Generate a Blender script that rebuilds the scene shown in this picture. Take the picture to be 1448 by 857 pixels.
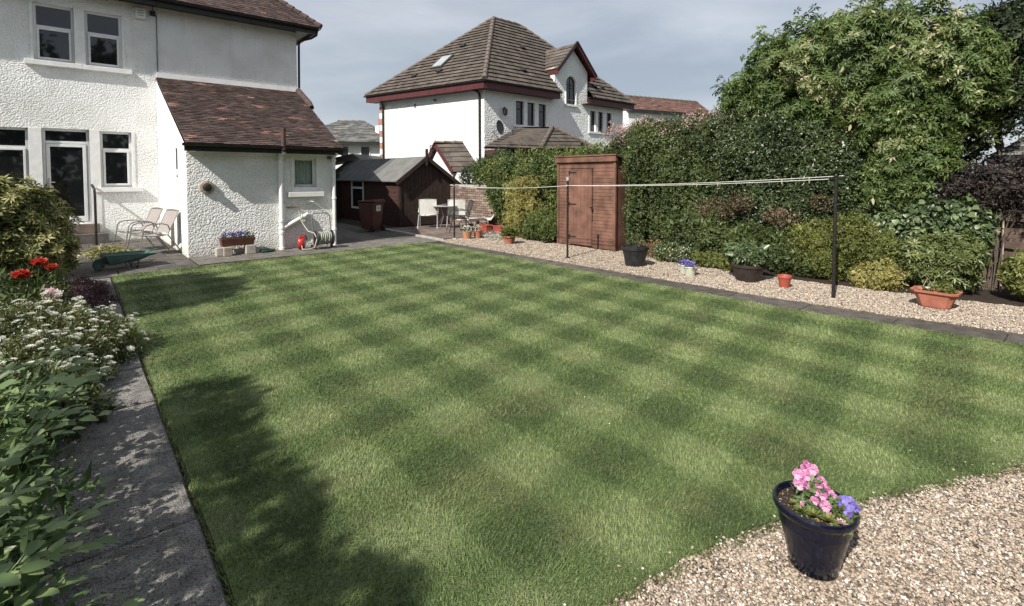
import bpy, math, random
import numpy as np
from mathutils import Vector, Matrix
R = math.radians
scn = bpy.context.scene
for o in list(bpy.data.objects): bpy.data.objects.remove(o)
COL = scn.collection

# ------------------------------------------------------------------ camera
cam_d = bpy.data.cameras.new('camera')
cam = bpy.data.objects.new('camera', cam_d); COL.objects.link(cam)
cam_d.sensor_fit = 'HORIZONTAL'; cam_d.sensor_width = 36.0
cam_d.lens = 36.0 * 715 / 1448
cam_d.shift_y = -0.1041
cam_d.clip_start = 0.05; cam_d.clip_end = 900
cam.location = (0, 0, 1.65)
cam.rotation_euler = (R(90 - 2.3), 0, R(-40.9))
scn.camera = cam

# ------------------------------------------------------------------ light
SUN_AZ = R(14.7)      # the light travels towards +X and a little +Y
SUN_EL = R(42)
world = bpy.data.worlds.new('World'); scn.world = world; world.use_nodes = True
nt = world.node_tree; nt.nodes.clear()
def wn(t): return nt.nodes.new(t)
wout = wn('ShaderNodeOutputWorld')
sky = wn('ShaderNodeTexSky'); sky.sky_type = 'NISHITA'; sky.sun_disc = False
sky.sun_elevation = SUN_EL
sky.sun_rotation = math.atan2(-math.cos(SUN_AZ), -math.sin(SUN_AZ)) % (2 * math.pi)
sky.air_density = 1.0; sky.dust_density = 1.5
bg1 = wn('ShaderNodeBackground'); bg1.inputs[1].default_value = 0.12
nt.links.new(sky.outputs[0], bg1.inputs[0])
tc = wn('ShaderNodeTexCoord')
mp = wn('ShaderNodeMapping'); mp.inputs['Scale'].default_value = (1.0, 1.0, 3.6)
nt.links.new(tc.outputs['Generated'], mp.inputs[0])
n1 = wn('ShaderNodeTexNoise'); n1.inputs['Scale'].default_value = 2.6; n1.inputs['Detail'].default_value = 7
n1.inputs['Roughness'].default_value = 0.52; n1.inputs['Distortion'].default_value = 0.3
nt.links.new(mp.outputs[0], n1.inputs['Vector'])
cr = wn('ShaderNodeValToRGB')
cr.color_ramp.elements[0].position = 0.32; cr.color_ramp.elements[0].color = (0.325, 0.362, 0.415, 1)
cr.color_ramp.elements[1].position = 0.72; cr.color_ramp.elements[1].color = (0.58, 0.605, 0.64, 1)
nt.links.new(n1.outputs['Fac'], cr.inputs[0])
bg2 = wn('ShaderNodeBackground'); bg2.inputs[1].default_value = 0.66
nt.links.new(cr.outputs[0], bg2.inputs[0])
mx = wn('ShaderNodeMixShader'); mx.inputs[0].default_value = 0.86
nt.links.new(bg1.outputs[0], mx.inputs[1]); nt.links.new(bg2.outputs[0], mx.inputs[2])
nt.links.new(mx.outputs[0], wout.inputs[0])

sd = bpy.data.lights.new('sun', 'SUN'); sd.energy = 4.0; sd.angle = R(0.6); sd.color = (1.0, 0.955, 0.87)
sun = bpy.data.objects.new('sun', sd); COL.objects.link(sun)
ldir = Vector((math.cos(SUN_AZ) * math.cos(SUN_EL), math.sin(SUN_AZ) * math.cos(SUN_EL), -math.sin(SUN_EL)))
sun.rotation_euler = ldir.to_track_quat('-Z', 'Y').to_euler()
sun.location = (-20, -5, 20)
scn.view_settings.view_transform = 'Standard'; scn.view_settings.look = 'None'
scn.view_settings.exposure = 0.8; scn.view_settings.gamma = 1.0
scn.view_settings.use_curve_mapping = False

rng = np.random.default_rng(7)
random.seed(7)

# ------------------------------------------------------------------ materials
def mat(name, col, rough=0.8, col2=None, scale=8, bump=0.0, bscale=40, spec=0.3, metal=0, detail=4,
        var=None, coat=0, lo=0.35, hi=0.65, bdist=0.02, col3=None, mott=0):
    """principled with object-space noise between two colours; var = list of (pos,col) over the 'var' attribute"""
    m = bpy.data.materials.new(name); m.use_nodes = True
    n = m.node_tree; b = n.nodes['Principled BSDF']
    b.inputs['Roughness'].default_value = rough
    b.inputs['Metallic'].default_value = metal
    b.inputs['Specular IOR Level'].default_value = spec
    if coat: b.inputs['Coat Weight'].default_value = coat; b.inputs['Coat Roughness'].default_value = .08
    geo = n.nodes.new('ShaderNodeNewGeometry')
    src = None
    if var:
        at = n.nodes.new('ShaderNodeAttribute'); at.attribute_name = 'var'
        r = n.nodes.new('ShaderNodeValToRGB'); cre = r.color_ramp
        while len(cre.elements) < len(var): cre.elements.new(0.5)
        for e, (p, c) in zip(cre.elements, var): e.position = p; e.color = (*c, 1)
        n.links.new(at.outputs['Fac'], r.inputs[0]); src = r.outputs[0]
    else:
        rgb = n.nodes.new('ShaderNodeRGB'); rgb.outputs[0].default_value = (*col, 1); src = rgb.outputs[0]
    if col2:
        nz = n.nodes.new('ShaderNodeTexNoise'); nz.inputs['Scale'].default_value = scale; nz.inputs['Detail'].default_value = detail
        n.links.new(geo.outputs['Position'], nz.inputs['Vector'])
        rr = n.nodes.new('ShaderNodeMapRange'); rr.inputs[1].default_value = lo; rr.inputs[2].default_value = hi
        n.links.new(nz.outputs['Fac'], rr.inputs[0])
        mixn = n.nodes.new('ShaderNodeMixRGB'); mixn.inputs[2].default_value = (*col2, 1)
        n.links.new(rr.outputs[0], mixn.inputs[0]); n.links.new(src, mixn.inputs[1]); src = mixn.outputs[0]
    if mott:
        nz = n.nodes.new('ShaderNodeTexNoise'); nz.inputs['Scale'].default_value = mott; nz.inputs['Detail'].default_value = 3
        n.links.new(geo.outputs['Position'], nz.inputs['Vector'])
        rr = n.nodes.new('ShaderNodeMapRange'); rr.inputs[1].default_value = .3; rr.inputs[2].default_value = .7
        rr.inputs[3].default_value = .6; rr.inputs[4].default_value = 1.25
        n.links.new(nz.outputs['Fac'], rr.inputs[0])
        mu = n.nodes.new('ShaderNodeVectorMath'); mu.operation = 'SCALE'
        n.links.new(src, mu.inputs[0]); n.links.new(rr.outputs[0], mu.inputs['Scale']); src = mu.outputs[0]
    n.links.new(src, b.inputs['Base Color'])
    if bump:
        nb = n.nodes.new('ShaderNodeTexNoise'); nb.inputs['Scale'].default_value = bscale; nb.inputs['Detail'].default_value = 4
        n.links.new(geo.outputs['Position'], nb.inputs['Vector'])
        bp = n.nodes.new('ShaderNodeBump'); bp.inputs['Strength'].default_value = bump; bp.inputs['Distance'].default_value = bdist
        n.links.new(nb.outputs['Fac'], bp.inputs['Height']); n.links.new(bp.outputs[0], b.inputs['Normal'])
    return m

def leafmat(name, stops, rough=0.5, trans=0.28, spec=0.35, tcol=None):
    m = bpy.data.materials.new(name); m.use_nodes = True
    n = m.node_tree; b = n.nodes['Principled BSDF']; out = n.nodes['Material Output']
    b.inputs['Roughness'].default_value = rough; b.inputs['Specular IOR Level'].default_value = spec
    at = n.nodes.new('ShaderNodeAttribute'); at.attribute_name = 'var'
    r = n.nodes.new('ShaderNodeValToRGB'); cre = r.color_ramp
    while len(cre.elements) < len(stops): cre.elements.new(0.5)
    for e, (p, c) in zip(cre.elements, stops): e.position = p; e.color = (*c, 1)
    n.links.new(at.outputs['Fac'], r.inputs[0]); n.links.new(r.outputs[0], b.inputs['Base Color'])
    tr = n.nodes.new('ShaderNodeBsdfTranslucent')
    hs = n.nodes.new('ShaderNodeHueSaturation'); hs.inputs['Value'].default_value = 1.5; hs.inputs['Saturation'].default_value = 1.1
    n.links.new(r.outputs[0], hs.inputs['Color']); n.links.new(hs.outputs[0], tr.inputs[0])
    mix = n.nodes.new('ShaderNodeMixShader'); mix.inputs[0].default_value = trans
    n.links.new(b.outputs[0], mix.inputs[1]); n.links.new(tr.outputs[0], mix.inputs[2])
    n.links.new(mix.outputs[0], out.inputs[0])
    return m

def roughcast(name, col, col2, scale=26, strength=1.0, dist=0.03):
    m = bpy.data.materials.new(name); m.use_nodes = True
    n = m.node_tree; b = n.nodes['Principled BSDF']
    b.inputs['Roughness'].default_value = .85; b.inputs['Specular IOR Level'].default_value = .15
    geo = n.nodes.new('ShaderNodeNewGeometry')
    nd = n.nodes.new('ShaderNodeTexNoise'); nd.inputs['Scale'].default_value = scale * .5; nd.inputs['Detail'].default_value = 2
    n.links.new(geo.outputs['Position'], nd.inputs['Vector'])
    mxv = n.nodes.new('ShaderNodeMixRGB'); mxv.inputs[0].default_value = .06
    n.links.new(geo.outputs['Position'], mxv.inputs[1]); n.links.new(nd.outputs['Color'], mxv.inputs[2])
    vo = n.nodes.new('ShaderNodeTexVoronoi'); vo.feature = 'SMOOTH_F1'; vo.inputs['Scale'].default_value = scale
    vo.inputs['Smoothness'].default_value = .6
    n.links.new(mxv.outputs[0], vo.inputs['Vector'])
    nz = n.nodes.new('ShaderNodeTexNoise'); nz.inputs['Scale'].default_value = scale * .9; nz.inputs['Detail'].default_value = 3
    n.links.new(geo.outputs['Position'], nz.inputs['Vector'])
    ma = n.nodes.new('ShaderNodeMath'); ma.operation = 'MULTIPLY_ADD'; ma.inputs[1].default_value = -1.0
    n.links.new(vo.outputs['Distance'], ma.inputs[0]); n.links.new(nz.outputs['Fac'], ma.inputs[2])
    bp = n.nodes.new('ShaderNodeBump'); bp.inputs['Strength'].default_value = strength; bp.inputs['Distance'].default_value = dist
    n.links.new(ma.outputs[0], bp.inputs['Height']); n.links.new(bp.outputs[0], b.inputs['Normal'])
    big = n.nodes.new('ShaderNodeTexNoise'); big.inputs['Scale'].default_value = 1.3; big.inputs['Detail'].default_value = 6
    n.links.new(geo.outputs['Position'], big.inputs['Vector'])
    rr = n.nodes.new('ShaderNodeMapRange'); rr.inputs[1].default_value = .42; rr.inputs[2].default_value = .75
    n.links.new(big.outputs['Fac'], rr.inputs[0])
    mixn = n.nodes.new('ShaderNodeMixRGB'); mixn.inputs[1].default_value = (*col, 1); mixn.inputs[2].default_value = (*col2, 1)
    n.links.new(rr.outputs[0], mixn.inputs[0])
    # splash stains and algae low on the wall, faint rain streaks above
    sp = n.nodes.new('ShaderNodeSeparateXYZ'); n.links.new(geo.outputs['Position'], sp.inputs[0])
    lo_ = n.nodes.new('ShaderNodeMapRange'); lo_.inputs[1].default_value = .34; lo_.inputs[2].default_value = 0; lo_.inputs[3].default_value = 0; lo_.inputs[4].default_value = 1
    n.links.new(sp.outputs['Z'], lo_.inputs[0])
    sn = n.nodes.new('ShaderNodeTexNoise'); sn.inputs['Scale'].default_value = 6; sn.inputs['Detail'].default_value = 5; n.links.new(geo.outputs['Position'], sn.inputs['Vector'])
    m1 = n.nodes.new('ShaderNodeMath'); m1.operation = 'MULTIPLY'; n.links.new(lo_.outputs[0], m1.inputs[0]); n.links.new(sn.outputs['Fac'], m1.inputs[1])
    st1 = n.nodes.new('ShaderNodeMixRGB'); st1.inputs[2].default_value = (.33, .32, .25, 1); n.links.new(m1.outputs[0], st1.inputs[0]); n.links.new(mixn.outputs[0], st1.inputs[1])
    mpv = n.nodes.new('ShaderNodeMapping'); mpv.inputs['Scale'].default_value = (9, 9, .5); n.links.new(geo.outputs['Position'], mpv.inputs[0])
    s2 = n.nodes.new('ShaderNodeTexNoise'); s2.inputs['Scale'].default_value = 1; s2.inputs['Detail'].default_value = 4; n.links.new(mpv.outputs[0], s2.inputs['Vector'])
    r2 = n.nodes.new('ShaderNodeMapRange'); r2.inputs[1].default_value = .55; r2.inputs[2].default_value = .78; r2.inputs[4].default_value = .35; n.links.new(s2.outputs['Fac'], r2.inputs[0])
    st2 = n.nodes.new('ShaderNodeMixRGB'); st2.inputs[2].default_value = (.56, .55, .50, 1); n.links.new(r2.outputs[0], st2.inputs[0]); n.links.new(st1.outputs[0], st2.inputs[1])
    n.links.new(st2.outputs[0], b.inputs['Base Color'])
    return m

def lawnmat(name, base=False):
    m = bpy.data.materials.new(name); m.use_nodes = True
    n = m.node_tree; b = n.nodes['Principled BSDF']
    b.inputs['Roughness'].default_value = .6; b.inputs['Specular IOR Level'].default_value = .25
    geo = n.nodes.new('ShaderNodeNewGeometry'); sep = n.nodes.new('ShaderNodeSeparateXYZ')
    wob = n.nodes.new('ShaderNodeTexNoise'); wob.inputs['Scale'].default_value = 1.1; wob.inputs['Detail'].default_value = 2
    n.links.new(geo.outputs['Position'], wob.inputs['Vector'])
    mw = n.nodes.new('ShaderNodeMixRGB'); mw.blend_type = 'ADD'; mw.inputs[0].default_value = .11
    n.links.new(geo.outputs['Position'], mw.inputs[1]); n.links.new(wob.outputs['Color'], mw.inputs[2])
    n.links.new(mw.outputs[0], sep.inputs[0])
    def M(op, a, c, d=None):
        x = n.nodes.new('ShaderNodeMath'); x.operation = op
        for i, q in enumerate([a, c, d]):
            if q is None: continue
            if isinstance(q, (int, float)): x.inputs[i].default_value = q
            else: n.links.new(q, x.inputs[i])
        return x.outputs[0]
    o = .055
    ax = M('MULTIPLY', M('SUBTRACT', sep.outputs[0], 1.53 + o), 2 * math.pi / .775)
    yy = M('SUBTRACT', M('SUBTRACT', sep.outputs[1], 1.9 + o), M('MULTIPLY', M('SUBTRACT', sep.outputs[0], 3.05 + o), .14))
    ay = M('MULTIPLY', yy, 2 * math.pi / .73)
    def sq(a):  # squarish wave
        c = M('COSINE', a, None); return M('MULTIPLY', M('TANH', M('MULTIPLY', c, 2.3), None), .5)
    s = M('ADD', sq(ax), sq(ay))            # -1..1, 1 = dark
    var = M('MULTIPLY_ADD', s, .5, .5)
    def nz(sc, det=3):
        q = n.nodes.new('ShaderNodeTexNoise'); q.inputs['Scale'].default_value = sc; q.inputs['Detail'].default_value = det
        n.links.new(geo.outputs['Position'], q.inputs['Vector']); return q.outputs['Fac']
    v2 = M('ADD', var, M('MULTIPLY', M('SUBTRACT', nz(3.5, 6), .5), .75))
    r = n.nodes.new('ShaderNodeValToRGB')
    r.color_ramp.elements[0].position = .02; r.color_ramp.elements[0].color = (.252, .312, .132, 1)
    r.color_ramp.elements[1].position = 1.0; r.color_ramp.elements[1].color = (.100, .148, .053, 1)
    e = r.color_ramp.elements.new(.5); e.color = (.160, .222, .079, 1)
    n.links.new(v2, r.inputs[0])
    # drier, yellower patches
    dry = n.nodes.new('ShaderNodeMixRGB'); dry.inputs[2].default_value = (.25, .235, .12, 1)
    rr = n.nodes.new('ShaderNodeMapRange'); rr.inputs[1].default_value = .5; rr.inputs[2].default_value = .8; rr.inputs[4].default_value = .5
    n.links.new(nz(2.1, 6), rr.inputs[0]); n.links.new(rr.outputs[0], dry.inputs[0]); n.links.new(r.outputs[0], dry.inputs[1])
    th = n.nodes.new('ShaderNodeMixRGB'); th.inputs[2].default_value = (.30, .29, .15, 1)
    r3 = n.nodes.new('ShaderNodeMapRange'); r3.inputs[1].default_value = .56; r3.inputs[2].default_value = .72; r3.inputs[4].default_value = .55
    n.links.new(nz(75, 2), r3.inputs[0]); n.links.new(r3.outputs[0], th.inputs[0]); n.links.new(dry.outputs[0], th.inputs[1])
    hs = n.nodes.new('ShaderNodeVectorMath'); hs.operation = 'SCALE'
    n.links.new(th.outputs[0], hs.inputs[0])
    if base:
        f = M('MULTIPLY_ADD', nz(160, 3), 1.4, -.12)
        n.links.new(f, hs.inputs['Scale'])
        nb = n.nodes.new('ShaderNodeTexNoise'); nb.inputs['Scale'].default_value = 120; nb.inputs['Detail'].default_value = 3
        n.links.new(geo.outputs['Position'], nb.inputs['Vector'])
        bp = n.nodes.new('ShaderNodeBump'); bp.inputs['Strength'].default_value = .8; bp.inputs['Distance'].default_value = .02
        n.links.new(nb.outputs['Fac'], bp.inputs['Height']); n.links.new(bp.outputs[0], b.inputs['Normal'])
    else:
        at = n.nodes.new('ShaderNodeAttribute'); at.attribute_name = 'var'
        n.links.new(M('MULTIPLY_ADD', at.outputs['Fac'], .9, .65), hs.inputs['Scale'])
    n.links.new(hs.outputs[0], b.inputs['Base Color'])
    if not base:
        tr = n.nodes.new('ShaderNodeBsdfTranslucent'); n.links.new(hs.outputs[0], tr.inputs[0])
        mix = n.nodes.new('ShaderNodeMixShader'); mix.inputs[0].default_value = .3
        n.links.new(b.outputs[0], mix.inputs[1]); n.links.new(tr.outputs[0], mix.inputs[2])
        n.links.new(mix.outputs[0], n.nodes['Material Output'].inputs[0])
    return m

def glassmat(name, tint=(.012, .013, .014)):
    m = bpy.data.materials.new(name); m.use_nodes = True
    b = m.node_tree.nodes['Principled BSDF']
    b.inputs['Base Color'].default_value = (*tint, 1); b.inputs['Roughness'].default_value = .03
    b.inputs['Specular IOR Level'].default_value = .8
    return m
def clearglass(name):
    m = bpy.data.materials.new(name); m.use_nodes = True; n = m.node_tree
    gl = n.nodes.new('ShaderNodeBsdfGlossy'); gl.inputs['Roughness'].default_value = .02
    tr = n.nodes.new('ShaderNodeBsdfTransparent'); tr.inputs[0].default_value = (.93, .95, .94, 1)
    mix = n.nodes.new('ShaderNodeMixShader'); mix.inputs[0].default_value = .1
    n.links.new(tr.outputs[0], mix.inputs[1]); n.links.new(gl.outputs[0], mix.inputs[2])
    n.links.new(mix.outputs[0], n.nodes['Material Output'].inputs[0])
    return m

WHITE = roughcast('white_roughcast', (.84, .84, .83), (.68, .68, .655), 33, .72, .027)
WHITE2 = roughcast('white_roughcast_far', (.80, .80, .79), (.72, .72, .70), 14, .7, .03)
SMOOTHW = mat('smooth_white_paint', (.80, .80, .79), .6, (.70, .70, .68), 5, .15, 30)
UPVC = mat('white_frame', (.78, .79, .79), .35, (.70, .71, .70), 4)
GLASS = glassmat('window_glass'); CLEAR = clearglass('clear_glass')
BLACKP = mat('black_gutter', (.018, .017, .017), .4, (.035, .032, .03), 9)
TILE = mat('clay_roof_tile', (1, 1, 1), .8, None, 30, .4, 60, var=[(0, (.050, .033, .029)), (.45, (.076, .050, .044)), (.84, (.100, .069, .060)), (.88, (.20, .09, .07)), (.96, (.28, .135, .105)), (1, (.30, .25, .22))], mott=6)
CTILE = mat('concrete_roof_tile', (1, 1, 1), .8, None, 30, .4, 40, var=[(0, (.088, .072, .061)), (.5, (.108, .089, .076)), (1, (.130, .108, .093))], mott=3)
CTRED = mat('red_brown_roof_tile', (1, 1, 1), .8, None, 30, .4, 40, var=[(0, (.11, .06, .05)), (1, (.20, .11, .09))], mott=3)
SLATE = mat('grey_slate', (1, 1, 1), .75, None, 30, .3, 40, var=[(0, (.09, .09, .088)), (.6, (.17, .168, .16)), (1, (.27, .26, .24))], mott=2.2)
RIDGE = mat('ridge_tile', (.16, .132, .112), .8, (.11, .092, .08), 5)
FASCIA = mat('maroon_fascia', (.10, .028, .030), .45, (.075, .022, .024), 4)
FELT = mat('roofing_felt', (.105, .108, .105), .9, (.070, .072, .072), 3, .5, 80)
FELT2 = mat('roofing_felt_pale', (.165, .165, .158), .9, (.12, .12, .115), 3, .5, 80)
DKWOOD = mat('dark_stained_wood', (.030, .020, .017), .75, (.050, .031, .026), 7, .4, 60)
REDWOOD = mat('red_brown_stained_wood', (.070, .031, .024), .75, (.045, .022, .018), 5, .3, 50)
SHEDW = mat('shed_paint', (.182, .092, .066), .75, (.150, .076, .055), 3.5, .3, 70, mott=4)
IRON = mat('black_iron', (.015, .015, .016), .5, (.03, .028, .026), 20)
POLE = mat('black_pole', (.012, .012, .013), .45, (.03, .025, .022), 25)
FENCEW = mat('weathered_fence', (.15, .098, .080), .85, (.085, .056, .048), 6, .5, 60)
CANE = mat('bamboo_cane', (.42, .33, .25), .7, (.3, .24, .18), 14)
BRICKM = mat('brick', (1, 1, 1), .85, None, 20, .4, 60, var=[(0, (.13, .09, .075)), (.5, (.20, .145, .12)), (1, (.30, .24, .20))])
SANDST = mat('sandstone', (.40, .34, .27), .9, (.28, .235, .19), 9, .6, 40)
SLAB = mat('paving_slab', (1, 1, 1), .9, (.06, .053, .047), 60, .5, 90, var=[(0, (.085, .076, .070)), (.5, (.125, .112, .102)), (1, (.20, .183, .165))], mott=5, lo=.50, hi=.72)
SLABR = mat('reddish_slab', (1, 1, 1), .9, None, 20, .5, 90, var=[(0, (.13, .10, .09)), (.5, (.18, .135, .118)), (1, (.23, .18, .155))], mott=5)
PATHM = mat('old_path_slab', (1, 1, 1), .95, (.055, .05, .045), 120, .9, 130, var=[(0, (.205, .192, .178)), (1, (.29, .275, .255))], mott=9, lo=.50, hi=.66)
KERBM = mat('lawn_edge_slab', (1, 1, 1), .95, (.05, .045, .04), 90, .9, 130, var=[(0, (.100, .088, .078)), (1, (.160, .142, .125))], mott=7, lo=.50, hi=.68)
MORTAR = mat('joint_dirt', (.055, .045, .036), .95, (.03, .026, .02), 12, .6, 80)
CONC = mat('pale_concrete', (.42, .39, .35), .9, (.30, .28, .25), 8, .4, 80)
SOIL = mat('soil', (.045, .032, .024), .95, (.022, .017, .013), 25, 1, 60)
GRAVB = mat('gravel_bed', (.30, .25, .19), .95, (.18, .145, .11), 90, 1, 120, bdist=.01)
GROUND = mat('far_ground', (.06, .07, .035), .95, (.04, .045, .025), .7, .5, 4)
PEB = mat('pebbles', (1, 1, 1), .75, None, 20, 0, 1, spec=.35, var=[(0, (.06, .05, .042)), (.14, (.17, .135, .11)), (.35, (.30, .24, .19)), (.6, (.43, .35, .275)), (.8, (.37, .285, .215)), (.9, (.55, .48, .40)), (1, (.72, .68, .62))])
LAWNB = lawnmat('lawn_turf', True); LAWNG = lawnmat('grass_blades')
TERRA = mat('terracotta', (.42, .16, .105), .8, (.31, .115, .08), 9, .2, 50)
TERRA2 = mat('orange_terracotta', (.46, .22, .12), .8, (.34, .17, .10), 14)
REDPL = mat('red_plastic', (.42, .035, .03), .35, (.33, .03, .03), 6)
REDPOT = mat('red_pot_plastic', (.38, .085, .055), .5, (.30, .07, .05), 8)
BLKPL = mat('black_plastic', (.014, .015, .017), .42, (.03, .03, .032), 10, spec=.4)
BRNPL = mat('dark_brown_plastic', (.045, .034, .030), .5, (.03, .022, .02), 10)
BINBR = mat('brown_bin_plastic', (.115, .048, .036), .5, (.085, .038, .03), 6)
BLUEG = mat('blue_glaze', (.003, .0045, .013), .16, (.012, .016, .034), 45, .12, 60, spec=.6, detail=6, lo=.5, hi=.85)
CREAMP = mat('cream_glazed_pot', (.56, .56, .44), .4, (.40, .42, .33), 15)
SLING = mat('taupe_sling', (.33, .295, .28), .8, (.27, .24, .23), 30, .3, 250)
SLINGW = mat('white_sling', (.66, .645, .61), .8, (.58, .57, .54), 12)
SLINGD = mat('dark_mesh', (.045, .042, .04), .8, (.07, .065, .06), 60)
STEEL = mat('grey_tube', (.26, .245, .24), .35, (.19, .18, .18), 12, metal=.5)
STEELW = mat('silver_tube', (.5, .5, .49), .35, (.4, .4, .4), 12, metal=.3)
GREENM = mat('green_painted_metal', (.10, .185, .16), .55, (.065, .125, .11), 7, spec=.4)
GREENPL = mat('dark_green_plastic', (.015, .06, .035), .5, (.01, .04, .025), 9)
RUBBER = mat('rubber', (.018, .018, .018), .7, (.04, .036, .03), 20)
HOSE = mat('cream_hose', (.55, .50, .40), .5, (.42, .40, .33), 30)
HOSEG = mat('grey_green_hose', (.34, .36, .29), .5, (.20, .22, .18), 60)
CORD = mat('clothes_line', (.62, .63, .58), .5, (.5, .52, .48), 30)
BARK = mat('bark', (.075, .058, .045), .9, (.13, .105, .085), 14, .8, 40)
TWIG = mat('twig', (.10, .075, .05), .9, (.06, .045, .03), 20)
CURT = mat('net_curtain', (.72, .76, .73), .9, (.6, .65, .62), 20)
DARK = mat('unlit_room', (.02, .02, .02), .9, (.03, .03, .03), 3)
PAPER = mat('bin_label', (.75, .74, .62), .6, (.6, .6, .5), 30)
LABELR = mat('label_print', (.30, .34, .30), .6, (.2, .2, .2), 30)
GREYB = mat('grey_dish', (.12, .12, .12), .6, (.09, .09, .09), 9)
QUOINR = mat('red_quoin', (.42, .20, .15), .85, (.33, .16, .12), 8)
def G(d, m, l): return [(0, d), (.5, m), (1, l)]
L_HEDGE = leafmat('hedge_leaf', G((.038, .055, .019), (.082, .112, .038), (.175, .205, .075)), .45, .22)
L_GLOSSY = leafmat('glossy_leaf', G((.030, .046, .019), (.064, .092, .036), (.14, .175, .075)), .35, .15, .5)
L_TREE = leafmat('tree_leaf', [(0, (.060, .095, .030)), (.5, (.115, .165, .048)), (.86, (.19, .24, .085)), (.93, (.38, .35, .20)), (1, (.46, .40, .27))], .42, .3, .4)
L_DARK = leafmat('dark_tree_leaf', G((.016, .026, .012), (.034, .050, .022), (.065, .085, .036)), .5, .2)
L_PURPLE = leafmat('purple_leaf', G((.022, .017, .016), (.042, .031, .030), (.078, .062, .050)), .5, .2)
L_IVY = leafmat('ivy_leaf', G((.040, .065, .028), (.085, .125, .050), (.20, .25, .12)), .35, .2, .5)
L_YG = leafmat('yellow_green_leaf', G((.075, .095, .025), (.165, .185, .050), (.30, .30, .10)), .5, .3)
L_GOLD = leafmat('golden_leaf', G((.17, .16, .045), (.33, .30, .10), (.52, .49, .22)), .5, .3)
L_RHO = leafmat('rhododendron_leaf', G((.050, .075, .022), (.11, .14, .042), (.22, .25, .10)), .4, .22, .45)
L_LBUSH = leafmat('variegated_bush_leaf', G((.060, .075, .022), (.18, .19, .06), (.52, .47, .23)), .5, .25)
L_BIG = leafmat('broad_leaf', G((.070, .115, .042), (.135, .195, .078), (.24, .31, .14)), .42, .25, .4)
L_IB = leafmat('candytuft_leaf', G((.040, .058, .020), (.10, .125, .040), (.20, .21, .07)), .5, .25)
L_BROWN = leafmat('dead_leaf', G((.10, .055, .03), (.20, .11, .055), (.32, .22, .12)), .7, .2)
L_CLIMB = leafmat('climber_leaf', G((.045, .070, .022), (.11, .145, .040), (.26, .28, .10)), .45, .28)
F_WHITE = leafmat('white_petal', G((.44, .44, .37), (.62, .62, .54), (.76, .76, .70)), .6, .25)
F_PINK = leafmat('pink_petal', G((.32, .07, .20), (.50, .19, .37), (.70, .48, .62)), .6, .25)
F_PALEP = leafmat('pale_pink_petal', G((.42, .26, .25), (.58, .40, .38), (.72, .58, .55)), .6, .25)
F_PURP = leafmat('violet_petal', G((.09, .06, .26), (.17, .13, .44), (.30, .26, .62)), .6, .25)
F_RED = leafmat('poppy_red_petal', G((.36, .03, .025), (.52, .07, .055), (.62, .15, .11)), .5, .25)
F_YEL = leafmat('yellow_petal', G((.55, .45, .06), (.7, .6, .1), (.8, .7, .2)), .6, .25)
F_DARKC = mat('flower_eye', (.05, .01, .03), .6, (.1, .03, .02), 80)
L_HEATH = leafmat('heather_leaf', G((.050, .026, .032), (.11, .060, .068), (.20, .13, .13)), .6, .2)

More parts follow.
